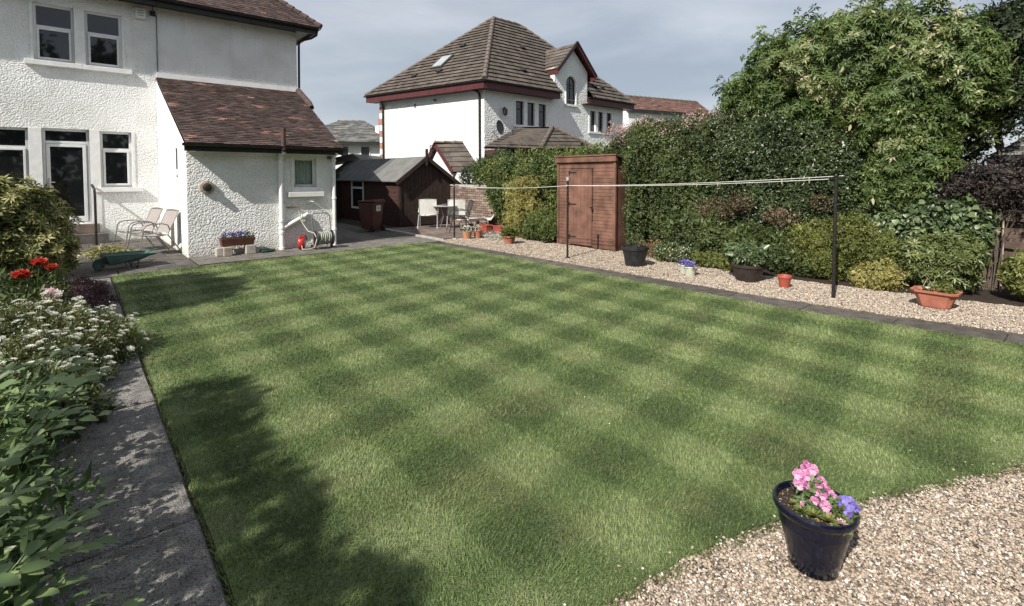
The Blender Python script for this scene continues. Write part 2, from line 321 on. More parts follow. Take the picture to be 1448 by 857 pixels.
# ------------------------------------------------------------------ mesh helpers
OFF = {}
def tag(o, label=None, cat=None, group=None, kind=None):
    if label: o['label'] = label
    if cat: o['category'] = cat
    if group: o['group'] = group
    if kind: o['kind'] = kind
    return o
def thing(name, label, cat, loc=(0, 0, 0), rz=0, group=None, world=True, kind=None):
    """Empty at the base of a thing. world=True: its parts are written in world coordinates."""
    o = bpy.data.objects.new(name, None); COL.objects.link(o)
    o.empty_display_size = .2; o.location = loc; o.rotation_euler = (0, 0, rz)
    OFF[o.name] = Vector(loc) if world else Vector((0, 0, 0))
    return tag(o, label, cat, group, kind)
class MB:
    def __init__(s): s.v = []; s.f = []; s.a = []
    def add(s, vs, fs, a=.5):
        k = len(s.v); s.v += [tuple(p) for p in vs]; s.f += [tuple(i + k for i in f) for f in fs]; s.a += [a] * len(fs); return s
    def quad(s, *p, a=.5): return s.add(p, [tuple(range(len(p)))], a)
    def box(s, x0, x1, y0, y1, z0, z1, a=.5):
        return s.add([(x0, y0, z0), (x1, y0, z0), (x1, y1, z0), (x0, y1, z0), (x0, y0, z1), (x1, y0, z1), (x1, y1, z1), (x0, y1, z1)],
                     [(0, 3, 2, 1), (4, 5, 6, 7), (0, 1, 5, 4), (1, 2, 6, 5), (2, 3, 7, 6), (3, 0, 4, 7)], a)
    def hexa(s, p, a=.5):   # 8 points, same order as box
        return s.add(p, [(0, 3, 2, 1), (4, 5, 6, 7), (0, 1, 5, 4), (1, 2, 6, 5), (2, 3, 7, 6), (3, 0, 4, 7)], a)
    def fbox(s, fr, t0, t1, n0, n1, z0, z1, a=.5):
        return s.hexa([fr.p(t0, n0, z0), fr.p(t1, n0, z0), fr.p(t1, n1, z0), fr.p(t0, n1, z0), fr.p(t0, n0, z1), fr.p(t1, n0, z1), fr.p(t1, n1, z1), fr.p(t0, n1, z1)], a)
    def bar(s, p, q, w, h, up=(0, 0, 1), a=.5):
        p = Vector(p); q = Vector(q); d = (q - p).normalized(); u = Vector(up); sd_ = d.cross(u)
        if sd_.length < 1e-3: sd_ = d.cross(Vector((1, 0, 0)))
        sd_.normalize(); u = sd_.cross(d).normalized(); sd_ *= w / 2; u *= h / 2
        return s.hexa([p - sd_ - u, p + sd_ - u, q + sd_ - u, q - sd_ - u, p - sd_ + u, p + sd_ + u, q + sd_ + u, q - sd_ + u], a)
    def tube(s, path, r, n=8, a=.5, closed=False):
        path = [Vector(p) for p in path]; m = len(path); rs = r if isinstance(r, (list, tuple)) else [r] * m
        k = len(s.v); ref = None
        for i, p in enumerate(path):
            if closed: d = path[(i + 1) % m] - path[i - 1]
            else: d = (path[min(i + 1, m - 1)] - path[max(i - 1, 0)])
            d.normalize()
            if ref is None: ref = d.orthogonal().normalized()
            ref = (ref - d * ref.dot(d)).normalized(); b = d.cross(ref)
            for j in range(n):
                t = 2 * math.pi * j / n; s.v.append(tuple(p + (ref * math.cos(t) + b * math.sin(t)) * rs[i]))
        for i in range(m if closed else m - 1):
            i2 = (i + 1) % m
            for j in range(n):
                s.f.append((k + i * n + j, k + i * n + (j + 1) % n, k + i2 * n + (j + 1) % n, k + i2 * n + j)); s.a.append(a)
        if not closed:
            s.f.append(tuple(k + j for j in range(n))[::-1]); s.f.append(tuple(k + (m - 1) * n + j for j in range(n))); s.a += [a, a]
        return s
    def lathe(s, prof, n=24, c=(0, 0, 0), sx=1, sy=1, a=.5, M=None):
        k = len(s.v)
        for r, z in prof:
            for j in range(n):
                t = 2 * math.pi * j / n; p = Vector((r * math.cos(t) * sx, r * math.sin(t) * sy, z))
                if M: p = M @ p
                s.v.append((p.x + c[0], p.y + c[1], p.z + c[2]))
        for i in range(len(prof) - 1):
            for j in range(n):
                s.f.append((k + i * n + j, k + i * n + (j + 1) % n, k + (i + 1) * n + (j + 1) % n, k + (i + 1) * n + j)); s.a.append(a)
        return s
    def disc(s, r, c, n=24, sx=1, sy=1, a=.5, M=None):
        pts = []
        for j in range(n):
            t = 2 * math.pi * j / n; p = Vector((r * math.cos(t) * sx, r * math.sin(t) * sy, 0))
            if M: p = M @ p
            pts.append((p.x + c[0], p.y + c[1], p.z + c[2]))
        return s.add(pts, [tuple(range(n))], a)
    def prism(s, poly, z0, z1, a=.5):
        n = len(poly); vs = [(x, y, z0) for x, y in poly] + [(x, y, z1) for x, y in poly]
        return s.add(vs, [tuple(range(n))[::-1], tuple(range(n, 2 * n))] + [(i, (i + 1) % n, n + (i + 1) % n, n + i) for i in range(n)], a)
    def build(s, name, m, parent=None, smooth=False, bevel=0, kind=None, label=None, loc=None):
        off = OFF[parent.name] if parent is not None else Vector(loc or (0, 0, 0))
        me = bpy.data.meshes.new(name)
        me.from_pydata([(x - off.x, y - off.y, z - off.z) for x, y, z in s.v], [], s.f)
        at = me.attributes.new('var', 'FLOAT', 'FACE'); at.data.foreach_set('value', s.a)
        me.materials.append(m)
        if smooth: me.polygons.foreach_set('use_smooth', [True] * len(me.polygons))
        o = bpy.data.objects.new(name, me); COL.objects.link(o)
        if parent is not None: o.parent = parent
        else: o.location = off
        OFF[o.name] = off
        if bevel:
            b = o.modifiers.new('bevel', 'BEVEL'); b.width = bevel; b.segments = 2; b.limit_method = 'ANGLE'; b.angle_limit = R(40)
        if smooth:
            try: me.set_sharp_from_angle(angle=R(45))
            except Exception: pass
        if kind: o['kind'] = kind
        if label: o['label'] = label
        return o
def inst(name, me, parent, loc, rot=(0, 0, 0), sc=(1, 1, 1), label=None):
    """another piece that shares a mesh; loc in the parent's written coordinates"""
    o = bpy.data.objects.new(name, me); COL.objects.link(o); o.parent = parent
    o.location = Vector(loc) - OFF[parent.name]; o.rotation_euler = rot; o.scale = sc
    if label: o['label'] = label
    return o
def copy_tree(root, loc, rz, label, group=None):
    c = root.copy(); COL.objects.link(c); c.location = loc; c.rotation_euler = (0, 0, rz); c['label'] = label
    if group: c['group'] = group
    for ch in root.children:
        d = ch.copy(); COL.objects.link(d); d.parent = c
        for g in ch.children:
            e = g.copy(); COL.objects.link(e); e.parent = d
    return c
class Frame:
    """a wall: origin O, unit T along it, N outwards"""
    def __init__(s, O, T, N): s.O = Vector(O); s.T = Vector(T).normalized(); s.N = Vector(N).normalized()
    def p(s, t, n, z): return tuple(s.O + s.T * t + s.N * n + Vector((0, 0, z)))
def wall_open(mb, fr, t0, t1, z0, z1, ops, deep=.16, n=0):
    """wall face with openings and their reveals"""
    ts = sorted({t0, t1, *[o[0] for o in ops], *[o[1] for o in ops]}); zs = sorted({z0, z1, *[o[2] for o in ops], *[o[3] for o in ops]})
    for i in range(len(ts) - 1):
        for j in range(len(zs) - 1):
            tm = (ts[i] + ts[i + 1]) / 2; zm = (zs[j] + zs[j + 1]) / 2
            if any(o[0] < tm < o[1] and o[2] < zm < o[3] for o in ops): continue
            mb.quad(fr.p(ts[i], n, zs[j]), fr.p(ts[i + 1], n, zs[j]), fr.p(ts[i + 1], n, zs[j + 1]), fr.p(ts[i], n, zs[j + 1]))
    for a, b, c, d in ops:
        for q in (((a, c), (a, d)), ((b, d), (b, c)), ((a, d), (b, d)), ((b, c), (a, c))):
            (ta, za), (tb, zb) = q
            mb.quad(fr.p(ta, n, za), fr.p(tb, n, zb), fr.p(tb, n - deep, zb), fr.p(ta, n - deep, za))
def window(root, fr, t0, t1, z0, z1, transom=None, fm=None, w=.055, deep=.11, name='window', glass=None, opener=None):
    """a window set back in its opening: frame (part) > pane and sash (sub-parts)"""
    fm = fm or UPVC; f = MB(); n0, n1 = -deep - .03, -deep + .03
    f.fbox(fr, t0, t0 + w, n0, n1, z0, z1); f.fbox(fr, t1 - w, t1, n0, n1, z0, z1)
    f.fbox(fr, t0 + w, t1 - w, n0, n1, z0, z0 + w); f.fbox(fr, t0 + w, t1 - w, n0, n1, z1 - w, z1)
    if transom: f.fbox(fr, t0 + w, t1 - w, n0, n1, transom - w / 2, transom + w / 2)
    fo = f.build(name, fm, root, bevel=.004)
    spans = [(z0 + w, z1 - w)] if not transom else [(z0 + w, transom - w / 2), (transom + w / 2, z1 - w)]
    for i, (a, b) in enumerate(spans):
        p = MB(); p.fbox(fr, t0 + w, t1 - w, -deep - .012, -deep, a, b); p.build('pane', glass or GLASS, fo)
    if opener:
        for a, b in [spans[k] for k in opener]:
            s = MB(); i, j, q = t0 + w, t1 - w, .045
            s.fbox(fr, i, i + q, -deep + .001, -deep + .045, a, b); s.fbox(fr, j - q, j, -deep + .001, -deep + .045, a, b)
            s.fbox(fr, i + q, j - q, -deep + .001, -deep + .045, a, a + q); s.fbox(fr, i + q, j - q, -deep + .001, -deep + .045, b - q, b)
            s.build('sash', fm, fo, bevel=.004)
    return fo
def courses(mb, A, B, C, D, gauge, tw, thick=.02, red=0, rs=1, jit=.004, skip=None):
    """tiles on the plane A(eave left) B(eave right) C(top right) D(top left), every course lapped over the one below"""
    A, B, C, D = map(Vector, (A, B, C, D)); rr = random.Random(rs)
    nrm = (B - A).cross(D - A).normalized()
    if nrm.z < 0: nrm = -nrm
    dB = (B - A).normalized(); hgt = ((D - A) - dB * (D - A).dot(dB)).length; n = max(1, int(round(hgt / gauge)))
    for i in range(n):
        u0, u1 = i / n, min(1, (i + 1.0) / n)
        l0 = A.lerp(D, u0); r0 = B.lerp(C, u0); l1 = A.lerp(D, u1); r1 = B.lerp(C, u1)
        L0 = (r0 - l0).length
        s0 = (l0 - A).dot(dB); e0 = s0 + L0
        k0 = math.floor(s0 / tw - .5 * (i % 2)); k1 = math.ceil(e0 / tw + 1)
        up = (D - A) - dB * (D - A).dot(dB); up = up / n
        for k in range(k0, k1):
            xa = (k + .5 * (i % 2)) * tw; xb = xa + tw
            def cl(x, l, r): lo = (l - A).dot(dB); hi = (r - A).dot(dB); return min(max(x, lo), hi)
            a0, b0 = cl(xa, l0, r0), cl(xb, l0, r0); a1, b1 = cl(xa, l1, r1), cl(xb, l1, r1)
            if b0 - a0 < 1e-4: continue
            z = thick * (1 + rr.uniform(-jit, jit) * 60)
            base0 = A + up * i; base1 = A + up * (i + 1)
            g = .006 if tw < .5 else 0.0
            p0 = base0 + dB * (a0 + g) + nrm * z; p1 = base0 + dB * (b0 - g) + nrm * z
            q0 = base1 + dB * a1 + nrm * .004; q1 = base1 + dB * b1 + nrm * .004
            v = rr.random() * .84
            if red:
                cx, cz = (k / 3.4 + math.sin(i * .9) * .2), i / 2.6
                h = math.sin(cx * 2.1 + 1.3) * math.sin(cz * 1.7 + cx) + math.sin(cx * .8 + cz * 2.3) * .6 + rr.uniform(-.5, .5)
                if h > 1.47 - red: v = .87 + rr.random() * .12
            if skip and skip((p0 + p1) / 2): continue
            lap = -up.normalized() * thick * (.55 if tw < .2 else 1.0); r0_, r1_ = Vector(p0), Vector(p1)
            p0 = p0 + lap; p1 = p1 + lap
            mb.quad(p0, p1, q1, q0, a=v)
            mb.quad(base0 + dB * (a0 + g) - nrm * .004, base0 + dB * (b0 - g) - nrm * .004, p1, p0, a=v * .8)  # riser toned darker, the shade line under the lap put into its colour
    return mb

# ------------------------------------------------------------------ foliage (numpy)
def unit(a): return a / np.maximum(np.linalg.norm(a, axis=1, keepdims=True), 1e-9)
def np_mesh(name, V, polys_n, idx, m, var, parent=None, smooth=False, kind=None, loc=(0, 0, 0), label=None):
    off = OFF[parent.name] if parent is not None else Vector(loc)
    V = V - np.array(off)[None]
    me = bpy.data.meshes.new(name); nf = len(idx) // polys_n
    me.vertices.add(len(V)); me.vertices.foreach_set('co', V.astype(np.float32).ravel())
    me.loops.add(len(idx)); me.loops.foreach_set('vertex_index', idx.astype(np.int32))
    me.polygons.add(nf); me.polygons.foreach_set('loop_start', np.arange(0, nf * polys_n, polys_n, dtype=np.int32))
    at = me.attributes.new('var', 'FLOAT', 'POINT'); at.data.foreach_set('value', var.astype(np.float32))
    me.materials.append(m); me.update(calc_edges=True)
    if smooth: me.polygons.foreach_set('use_smooth', np.ones(nf, bool))
    o = bpy.data.objects.new(name, me); COL.objects.link(o)
    if parent is not None: o.parent = parent
    else: o.location = off
    OFF[o.name] = off
    if kind: o['kind'] = kind
    if label: o['label'] = label
    return o
def leaf_arrays(P, D, N, L, W, droop=.12, fold=.18, full=False):
    D = unit(D); S = unit(np.cross(D, N)); N = np.cross(S, D); L = L[:, None]; W = W[:, None]; n = len(P)
    if full:
        pts = [P, P + D * L * .28 + S * W * .42 + N * W * fold, P + D * L * .66 + S * W * .44 + N * (W * fold - L * droop * .4), P + D * L - N * L * droop,
               P + D * L * .66 - S * W * .44 + N * (W * fold - L * droop * .4), P + D * L * .28 - S * W * .42 + N * W * fold]
        V = np.stack(pts, 1).reshape(-1, 3); q = np.array([0, 3, 2, 1, 0, 5, 4, 3]); k = 6; pn = 4
    else:
        pts = [P, P + D * L * .45 + S * W * .5 + N * W * fold, P + D * L - N * L * droop, P + D * L * .45 - S * W * .5 + N * W * fold]
        V = np.stack(pts, 1).reshape(-1, 3); q = np.array([0, 2, 1, 0, 3, 2]); k = 4; pn = 3
    idx = (np.arange(n)[:, None] * k + q[None]).ravel()
    return V, pn, idx, k
def leaves(name, m, parent, P, D, N, L, W, var, kind='stuff', **kw):
    V, pn, idx, k = leaf_arrays(P, D, N, L, W, **kw)
    return np_mesh(name, V, pn, idx, m, np.repeat(var, k), parent, kind=kind)
CAMP = np.array([0, 0, 1.65])
def shell(blobs, n, lump=.16, seed=1, freq=3.0, keep_back=.3, inset=(0, .12), zmin=.02, upbias=0):
    """n points spread over the lumpy outside of a union of ellipsoids, with outward directions"""
    g = np.random.default_rng(seed); B = np.array(blobs, float)
    ar = (B[:, 3] * B[:, 4] + B[:, 4] * B[:, 5] + B[:, 3] * B[:, 5]); ar /= ar.sum()
    Ps = []; Ns = []; tot = 0
    while tot < n:
        m_ = n * 2; bi = g.choice(len(B), m_, p=ar); d = unit(g.normal(size=(m_, 3)))
        if upbias: d[:, 2] += upbias * g.random(m_); d = unit(d)
        c = B[bi, :3]; r = B[bi, 3:]
        ph = bi * 1.7
        f = 1 + lump * (np.sin(d[:, 0] * freq * 2.1 + ph) * np.sin(d[:, 1] * freq * 1.9 + ph * 2) + .6 * np.sin(d[:, 2] * freq * 3.1 + ph) * np.sin(d[:, 0] * freq * 3.7 - ph)) \
            + lump * .5 * np.sin(d[:, 1] * freq * 5.3 + ph) * np.sin(d[:, 2] * freq * 4.9 + d[:, 0] * 5)
        f = f * (1 - g.uniform(inset[0], inset[1], m_))
        P = c + d * r * f[:, None]; Nn = unit(d / r)
        ok = P[:, 2] > zmin
        for k in range(len(B)):
            q = np.linalg.norm((P - B[k, :3]) / B[k, 3:], axis=1); ok &= ~((q < .80) & (bi != k))
        back = ((P - CAMP) * Nn).sum(1) > 0
        ok &= (~back) | (g.random(m_) < keep_back)
        Ps.append(P[ok]); Ns.append(Nn[ok]); tot += ok.sum()
    return np.concatenate(Ps)[:n], np.concatenate(Ns)[:n], g
def clumpvar(P, g, freq=4, amp=.3, rnd=.3, mean=.45):
    a = np.sin(P[:, 0] * freq + 1.1 * np.sin(P[:, 2] * freq * .8)) * np.sin(P[:, 1] * freq * 1.2 + 2 * np.sin(P[:, 2] * freq)) * amp
    return np.clip(mean + a + g.normal(size=len(P)) * rnd, 0, 1)
def foliage(root, m, blobs, n, L, W, seed=1, lump=.16, droop=.12, dirmix=(.6, .35, .9), full=False, mean=.45, inner=True, name='foliage',
            upbias=0, keep_back=.3, whorl=0, hang=0, freq=3.0, amp=.25, rnd=.28, zmin=.02, nsp=.6, inset=(0, .14)):
    P, Nn, g = shell(blobs, n, lump, seed, freq, keep_back, upbias=upbias, zmin=zmin, inset=inset)
    a, b, c = dirmix
    if whorl:
        k = whorl; n2 = len(P)
        ax = unit(Nn + g.normal(size=(n2, 3)) * .45 + np.array([0, 0, .35]))
        o1 = unit(np.cross(ax, g.normal(size=(n2, 3)))); o2 = np.cross(ax, o1)
        var0 = clumpvar(P, g, 3, amp, rnd * .7, mean)
        PP = []; DD = []; NN = []; VV = []
        for i in range(k):
            t = 2 * math.pi * i / k + g.uniform(-.3, .3, n2)
            rad = o1 * np.cos(t)[:, None] + o2 * np.sin(t)[:, None]
            PP.append(P + rad * .01); DD.append(unit(rad * 1.0 + ax * .35 + np.array([0, 0, -hang]))); NN.append(unit(ax + rad * -.2)); VV.append(np.clip(var0 + g.normal(size=n2) * .12, 0, 1))
        P = np.concatenate(PP); D = np.concatenate(DD); N = np.concatenate(NN); var = np.concatenate(VV)
    else:
        n2 = len(P)
        D = unit(Nn * a + np.array([0, 0, b]) + g.normal(size=(n2, 3)) * c)
        N = unit(Nn * nsp + np.array([0, 0, .35]) + g.normal(size=(n2, 3)) * .45)
        var = clumpvar(P, g, 3.5, amp, rnd, mean)
    Ls = L * g.uniform(.6, 1.25, len(P)); Ws = W * g.uniform(.7, 1.2, len(P))
    o = leaves(name, m, root, P, D, N, Ls, Ws, var, droop=droop, full=full)
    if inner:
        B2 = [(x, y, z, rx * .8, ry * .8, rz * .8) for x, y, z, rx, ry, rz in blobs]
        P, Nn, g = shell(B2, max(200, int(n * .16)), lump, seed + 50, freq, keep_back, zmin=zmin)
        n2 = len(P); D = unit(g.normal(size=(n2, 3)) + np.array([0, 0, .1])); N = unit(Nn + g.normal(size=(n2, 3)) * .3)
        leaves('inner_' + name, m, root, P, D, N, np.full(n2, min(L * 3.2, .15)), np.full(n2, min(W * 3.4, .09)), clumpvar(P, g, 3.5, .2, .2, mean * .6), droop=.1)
    return o
def stems(root, x, y, z0, tips, r=.02, name='stem', m=None, seed=1, one=True):
    rr = random.Random(seed); mb = MB()
    for tx, ty, tz in tips:
        p0 = Vector((x + rr.uniform(-.05, .05), y + rr.uniform(-.05, .05), z0)); p1 = Vector((tx, ty, tz)); mid = p0.lerp(p1, .5) + Vector((rr.uniform(-.1, .1), rr.uniform(-.1, .1), .05))
        mb.tube([p0, p0.lerp(mid, .5) + Vector((rr.uniform(-.03, .03),) * 3), mid, mid.lerp(p1, .6), p1], [r, r * .85, r * .65, r * .45, r * .2], 6)
    return mb.build(name, m or BARK, root, smooth=True)
def leafobj_mesh(name, m, L, W, v, droop=.15, fold=.12, notch=False):
    """one large leaf as its own mesh, lying along +X with +Z up"""
    pr = [(0, .0), (.12, .26), (.3, .46), (.52, .5), (.75, .36), (.92, .14), (1, 0)]
    if notch: pr = [(0, .12), (.1, .5), (.28, .42), (.45, .52), (.62, .3), (.8, .18), (1, 0)]
    vs = []; fs = []
    for t, w in pr:
        z = -droop * L * t * t
        vs += [(t * L, 0, z), (t * L, w * W, z + fold * w * W), (t * L, -w * W, z + fold * w * W)]
    for i in range(len(pr) - 1):
        a, b = i * 3, i * 3 + 3; fs += [(a, b, b + 1, a + 1), (a, a + 2, b + 2, b)]
    me = bpy.data.meshes.new(name); me.from_pydata(vs, [], fs)
    at = me.attributes.new('var', 'FLOAT', 'POINT'); at.data.foreach_set('value', [v] * len(vs))
    me.materials.append(m); me.polygons.foreach_set('use_smooth', [True] * len(fs)); return me
def place_leaves(root, meshes, P, D, N, S, name='leaf'):
    for i in range(len(P)):
        d = Vector(D[i]).normalized(); s = d.cross(Vector(N[i])).normalized(); nn = s.cross(d)
        M = Matrix((d, -s, nn)).transposed()
        o = bpy.data.objects.new(name, meshes[i % len(meshes)]); COL.objects.link(o); o.parent = root
        o.location = Vector(P[i]) - OFF[root.name]; o.rotation_euler = M.to_euler(); k = float(S[i]); o.scale = (k, k, k)

def cw(u, d, z=0):
    """a place given as metres to the right of and in front of the garden's viewing terrace"""
    c, s = math.cos(R(40.9)), math.sin(R(40.9)); return (u * c + d * s, -u * s + d * c, z)

# ================================================================== GROUND
mb = MB(); mb.box(-300, 300, -300, 300, -.5, -.06); tag(mb.build('ground', GROUND), kind='structure')
# bed of crushed stone, sand and soil below paving
mb = MB(); mb.prism([(-3, -4), (12.5, -4), (12.5, 19), (-3, 19)], -.058, -.02); base = tag(mb.build('paving_bed', MORTAR), kind='structure')
# lawn: raised sheet of turf
LAWN = [(.44, 10.58), (.44, 6), (.43, 2.1), (.44, 1.32), (.8, 1.34), (1.15, 1.28), (1.51, 1.18), (1.93, 1.11), (2.36, 1.0), (3.04, .70), (3.55, .46), (4.04, .22), (4.6, -.12), (5.3, -.62), (6.1, -1.3), (7.35, -1.6), (6.93, .4), (6.62, 2.5), (6.62, 4.7), (6.62, 9.6), (6.60, 10.5), (6.45, 10.78), (6.2, 10.86), (3.5, 10.74)]
mb = MB(); mb.prism(LAWN, -.05, .014); lawn = tag(mb.build('lawn', LAWNB), kind='structure')
def inside(P, poly):
    x, y = P[:, 0], P[:, 1]; r = np.zeros(len(P), bool); n = len(poly)
    for i in range(n):
        x0, y0 = poly[i]; x1, y1 = poly[(i + 1) % n]
        c = ((y0 > y) != (y1 > y)) & (x < (x1 - x0) * (y - y0) / (y1 - y0 + 1e-12) + x0); r ^= c
    return r
s_, c_ = math.sin(R(40.9)), math.cos(R(40.9))
def depthof(P): return P[:, 0] * s_ + P[:, 1] * c_
def inview(P, mg=.35):
    d = depthof(P); u = P[:, 0] * c_ - P[:, 1] * s_
    return (d > 1.6) & (np.abs(u) < d * 1.0127 + mg)
def scatter(poly, dens, near=0, far=99, mg=.35):
    a = np.array(poly); lo, hi = a.min(0), a.max(0); n = int((hi - lo).prod() * dens)
    P = lo + rng.random((n, 2)) * (hi - lo); d = depthof(P)
    k = (d >= near) & (d < far) & inview(P, mg); P = P[k]
    return P[inside(P, poly)]
# the mown blades: single curved triangles, thinner on the ground farther off
def wobble(P, a=.02):
    return a * np.sin(P[:, 0] * 23 + np.sin(P[:, 1] * 31)) + a * np.sin(P[:, 1] * 19 + 2 * np.sin(P[:, 0] * 13))
GP = []; GS = []
for near, far, dens, w in ((0, 3.4, 15000, .0030), (3.4, 5.2, 8000, .0042), (5.2, 8, 3600, .006), (8, 15, 1300, .010)):
    P = scatter(LAWN, dens, near, far); GP.append(P); GS.append(np.full(len(P), w))
GP = np.concatenate(GP); GS = np.concatenate(GS); n = len(GP)
P3 = np.column_stack([GP, np.full(n, .012)])
patch = np.sin(GP[:, 0] * 7 + 2 * np.sin(GP[:, 1] * 5)) * np.sin(GP[:, 1] * 6.3 + np.sin(GP[:, 0] * 9))
hgt = (.014 + .003 * patch + rng.random(n) * .010)
az = rng.random(n) * 2 * np.pi; lean = rng.uniform(.15, 1.0, n)
# mower passes lay the blades over one way or the other
sx = np.sign(np.cos((GP[:, 0] - 1.53) * 2 * np.pi / .775)); sy = np.sign(np.cos((GP[:, 1] - 1.9 - .14 * (GP[:, 0] - 3.05)) * 2 * np.pi / .73))
D = np.column_stack([np.cos(az) * lean - sy * .18, np.sin(az) * lean - sx * .35, np.ones(n)]); D = unit(D)
side = unit(np.column_stack([-np.sin(az), np.cos(az), np.zeros(n)]))
V = np.stack([P3 - side * GS[:, None], P3 + side * GS[:, None], P3 + D * hgt[:, None]], 1).reshape(-1, 3)
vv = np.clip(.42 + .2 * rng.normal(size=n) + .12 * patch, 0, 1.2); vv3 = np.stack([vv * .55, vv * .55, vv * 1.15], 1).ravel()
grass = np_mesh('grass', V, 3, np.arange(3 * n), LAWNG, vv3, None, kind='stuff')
tag(grass, 'short striped green grass covering the whole lawn', 'grass')
# longer ragged tufts along the lawn's edges
EP = []
def edge_pts(poly_pts, dens, spread):
    out = []
    for (x0, y0), (x1, y1) in zip(poly_pts[:-1], poly_pts[1:]):
        L = math.hypot(x1 - x0, y1 - y0); k = int(L * dens); t = rng.random(k); nx, ny = -(y1 - y0) / L, (x1 - x0) / L
        o = rng.normal(size=k) * spread; out.append(np.column_stack([x0 + (x1 - x0) * t + nx * o, y0 + (y1 - y0) * t + ny * o]))
    return np.concatenate(out)
EP = np.concatenate([edge_pts(LAWN[3:15], 1800, .022), edge_pts(LAWN[0:4], 420, .008), edge_pts(LAWN[16:], 260, .010)])
EP = EP[inview(EP)]; n = len(EP); P3 = np.column_stack([EP, np.full(n, -.01)]); az = rng.random(n) * 2 * np.pi
D = unit(np.column_stack([np.cos(az) * .7, np.sin(az) * .7, np.full(n, .8)])); side = unit(np.column_stack([-np.sin(az), np.cos(az), np.zeros(n)])) * .0032
V = np.stack([P3 - side, P3 + side, P3 + D * rng.uniform(.025, .055, n)[:, None]], 1).reshape(-1, 3)
vv = np.clip(.35 + .25 * rng.normal(size=n), 0, 1.1)
eg = np_mesh('edge_grass', V, 3, np.arange(3 * n), LAWNG, np.repeat(vv, 3), None, kind='stuff'); tag(eg, 'ragged longer grass fringing the edge of the lawn', 'grass')
# dry brown fringe between turf and gravel
EP = edge_pts(LAWN[3:15], 900, .030); EP = EP[inview(EP)]; n = len(EP); az = rng.random(n) * 2 * np.pi
D = unit(np.column_stack([np.cos(az), np.sin(az), rng.uniform(.05, .6, n)]))
fr = leaves('dry_fringe', leafmat('dry_grass', [(0, (.07, .055, .03)), (.6, (.17, .14, .075)), (1, (.32, .28, .16))], .8, .2), None, np.column_stack([EP, np.full(n, .003)]), D, np.tile([.01, .02, 1.0], (n, 1)), rng.uniform(.02, .045, n), rng.uniform(.003, .005, n), rng.random(n))
tag(fr, 'dry brown grass fringe between the lawn and the curved gravel path', 'grass')
# clover flowers and small fallen petals on the lawn
P = scatter(LAWN, 1.6, 1.8, 9); n = len(P)
D = unit(rng.normal(size=(n, 3)) * np.array([1, 1, .2])); sp = leaves('lawn_specks', mat('clover_white', (.62, .62, .52), .7, (.5, .5, .4), 40), None, np.column_stack([P, np.full(n, .034)]), D, np.tile([.01, .02, 1.0], (n, 1)), rng.uniform(.006, .013, n), rng.uniform(.006, .010, n), rng.random(n))
tag(sp, 'tiny pale clover flowers dotted over the lawn', 'clover')
# ------------------------------------------------------------------ gravel
CURVE = [(.44, 1.32), (.8, 1.34), (1.15, 1.28), (1.51, 1.18), (1.93, 1.11), (2.36, 1.0), (3.04, .70), (3.55, .46), (4.04, .22), (4.6, -.12), (5.3, -.62), (6.1, -1.3), (7.0, -2.2)]
G1 = CURVE + [(7, -4), (.44, -4)]
mb = MB(); mb.prism(G1, -.05, -.002); tag(mb.build('gravel_path', GRAVB), kind='structure')
G2 = [(7.44, -1.5), (7.44, .44), (7.20, 2.0), (7.08, 2.92), (7.06, 5), (7.02, 9.0), (6.93, 10.2), (7.02, 10.75), (7.25, 11.0), (8.6, 11.25), (9.6, 11.2), (9.3, 9.0), (9.3, 6.6), (9.0, 5.6), (8.7, 4.2), (8.75, 2.6), (8.9, 1.6), (9.2, 0.9), (9.5, -.6), (9.7, -1.5)]
mb = MB(); mb.prism(G2, -.05, -.002); tag(mb.build('gravel_border', GRAVB), kind='structure')
# soil bed below the hedge
mb = MB(); mb.prism([(8.4, -2), (12.3, -2), (12.3, 11.6), (9.0, 11.2), (9.2, 9.0), (9.0, 6.0), (8.6, 4.3), (8.62, 2.8), (8.75, 1.9), (8.85, 1.1), (9.1, .2)], -.03, .03); tag(mb.build('soil_bed', SOIL), kind='structure')
PHI = (1 + 5 ** .5) / 2
ico = np.array([(-1, PHI, 0), (1, PHI, 0), (-1, -PHI, 0), (1, -PHI, 0), (0, -1, PHI), (0, 1, PHI), (0, -1, -PHI), (0, 1, -PHI), (PHI, 0, -1), (PHI, 0, 1), (-PHI, 0, -1), (-PHI, 0, 1)]) / math.sqrt(1 + PHI * PHI)
icf = np.array([0, 11, 5, 0, 5, 1, 0, 1, 7, 0, 7, 10, 0, 10, 11, 1, 5, 9, 5, 11, 4, 11, 10, 2, 10, 7, 6, 7, 1, 8, 3, 9, 4, 3, 4, 2, 3, 2, 6, 3, 6, 8, 3, 8, 9, 4, 9, 5, 2, 4, 11, 6, 2, 10, 8, 6, 7, 9, 8, 1])
octa = np.array([(1, 0, 0), (-1, 0, 0), (0, 1, 0), (0, -1, 0), (0, 0, 1), (0, 0, -1)], float)
ocf = np.array([0, 2, 4, 2, 1, 4, 1, 3, 4, 3, 0, 4, 2, 0, 5, 1, 2, 5, 3, 1, 5, 0, 3, 5])
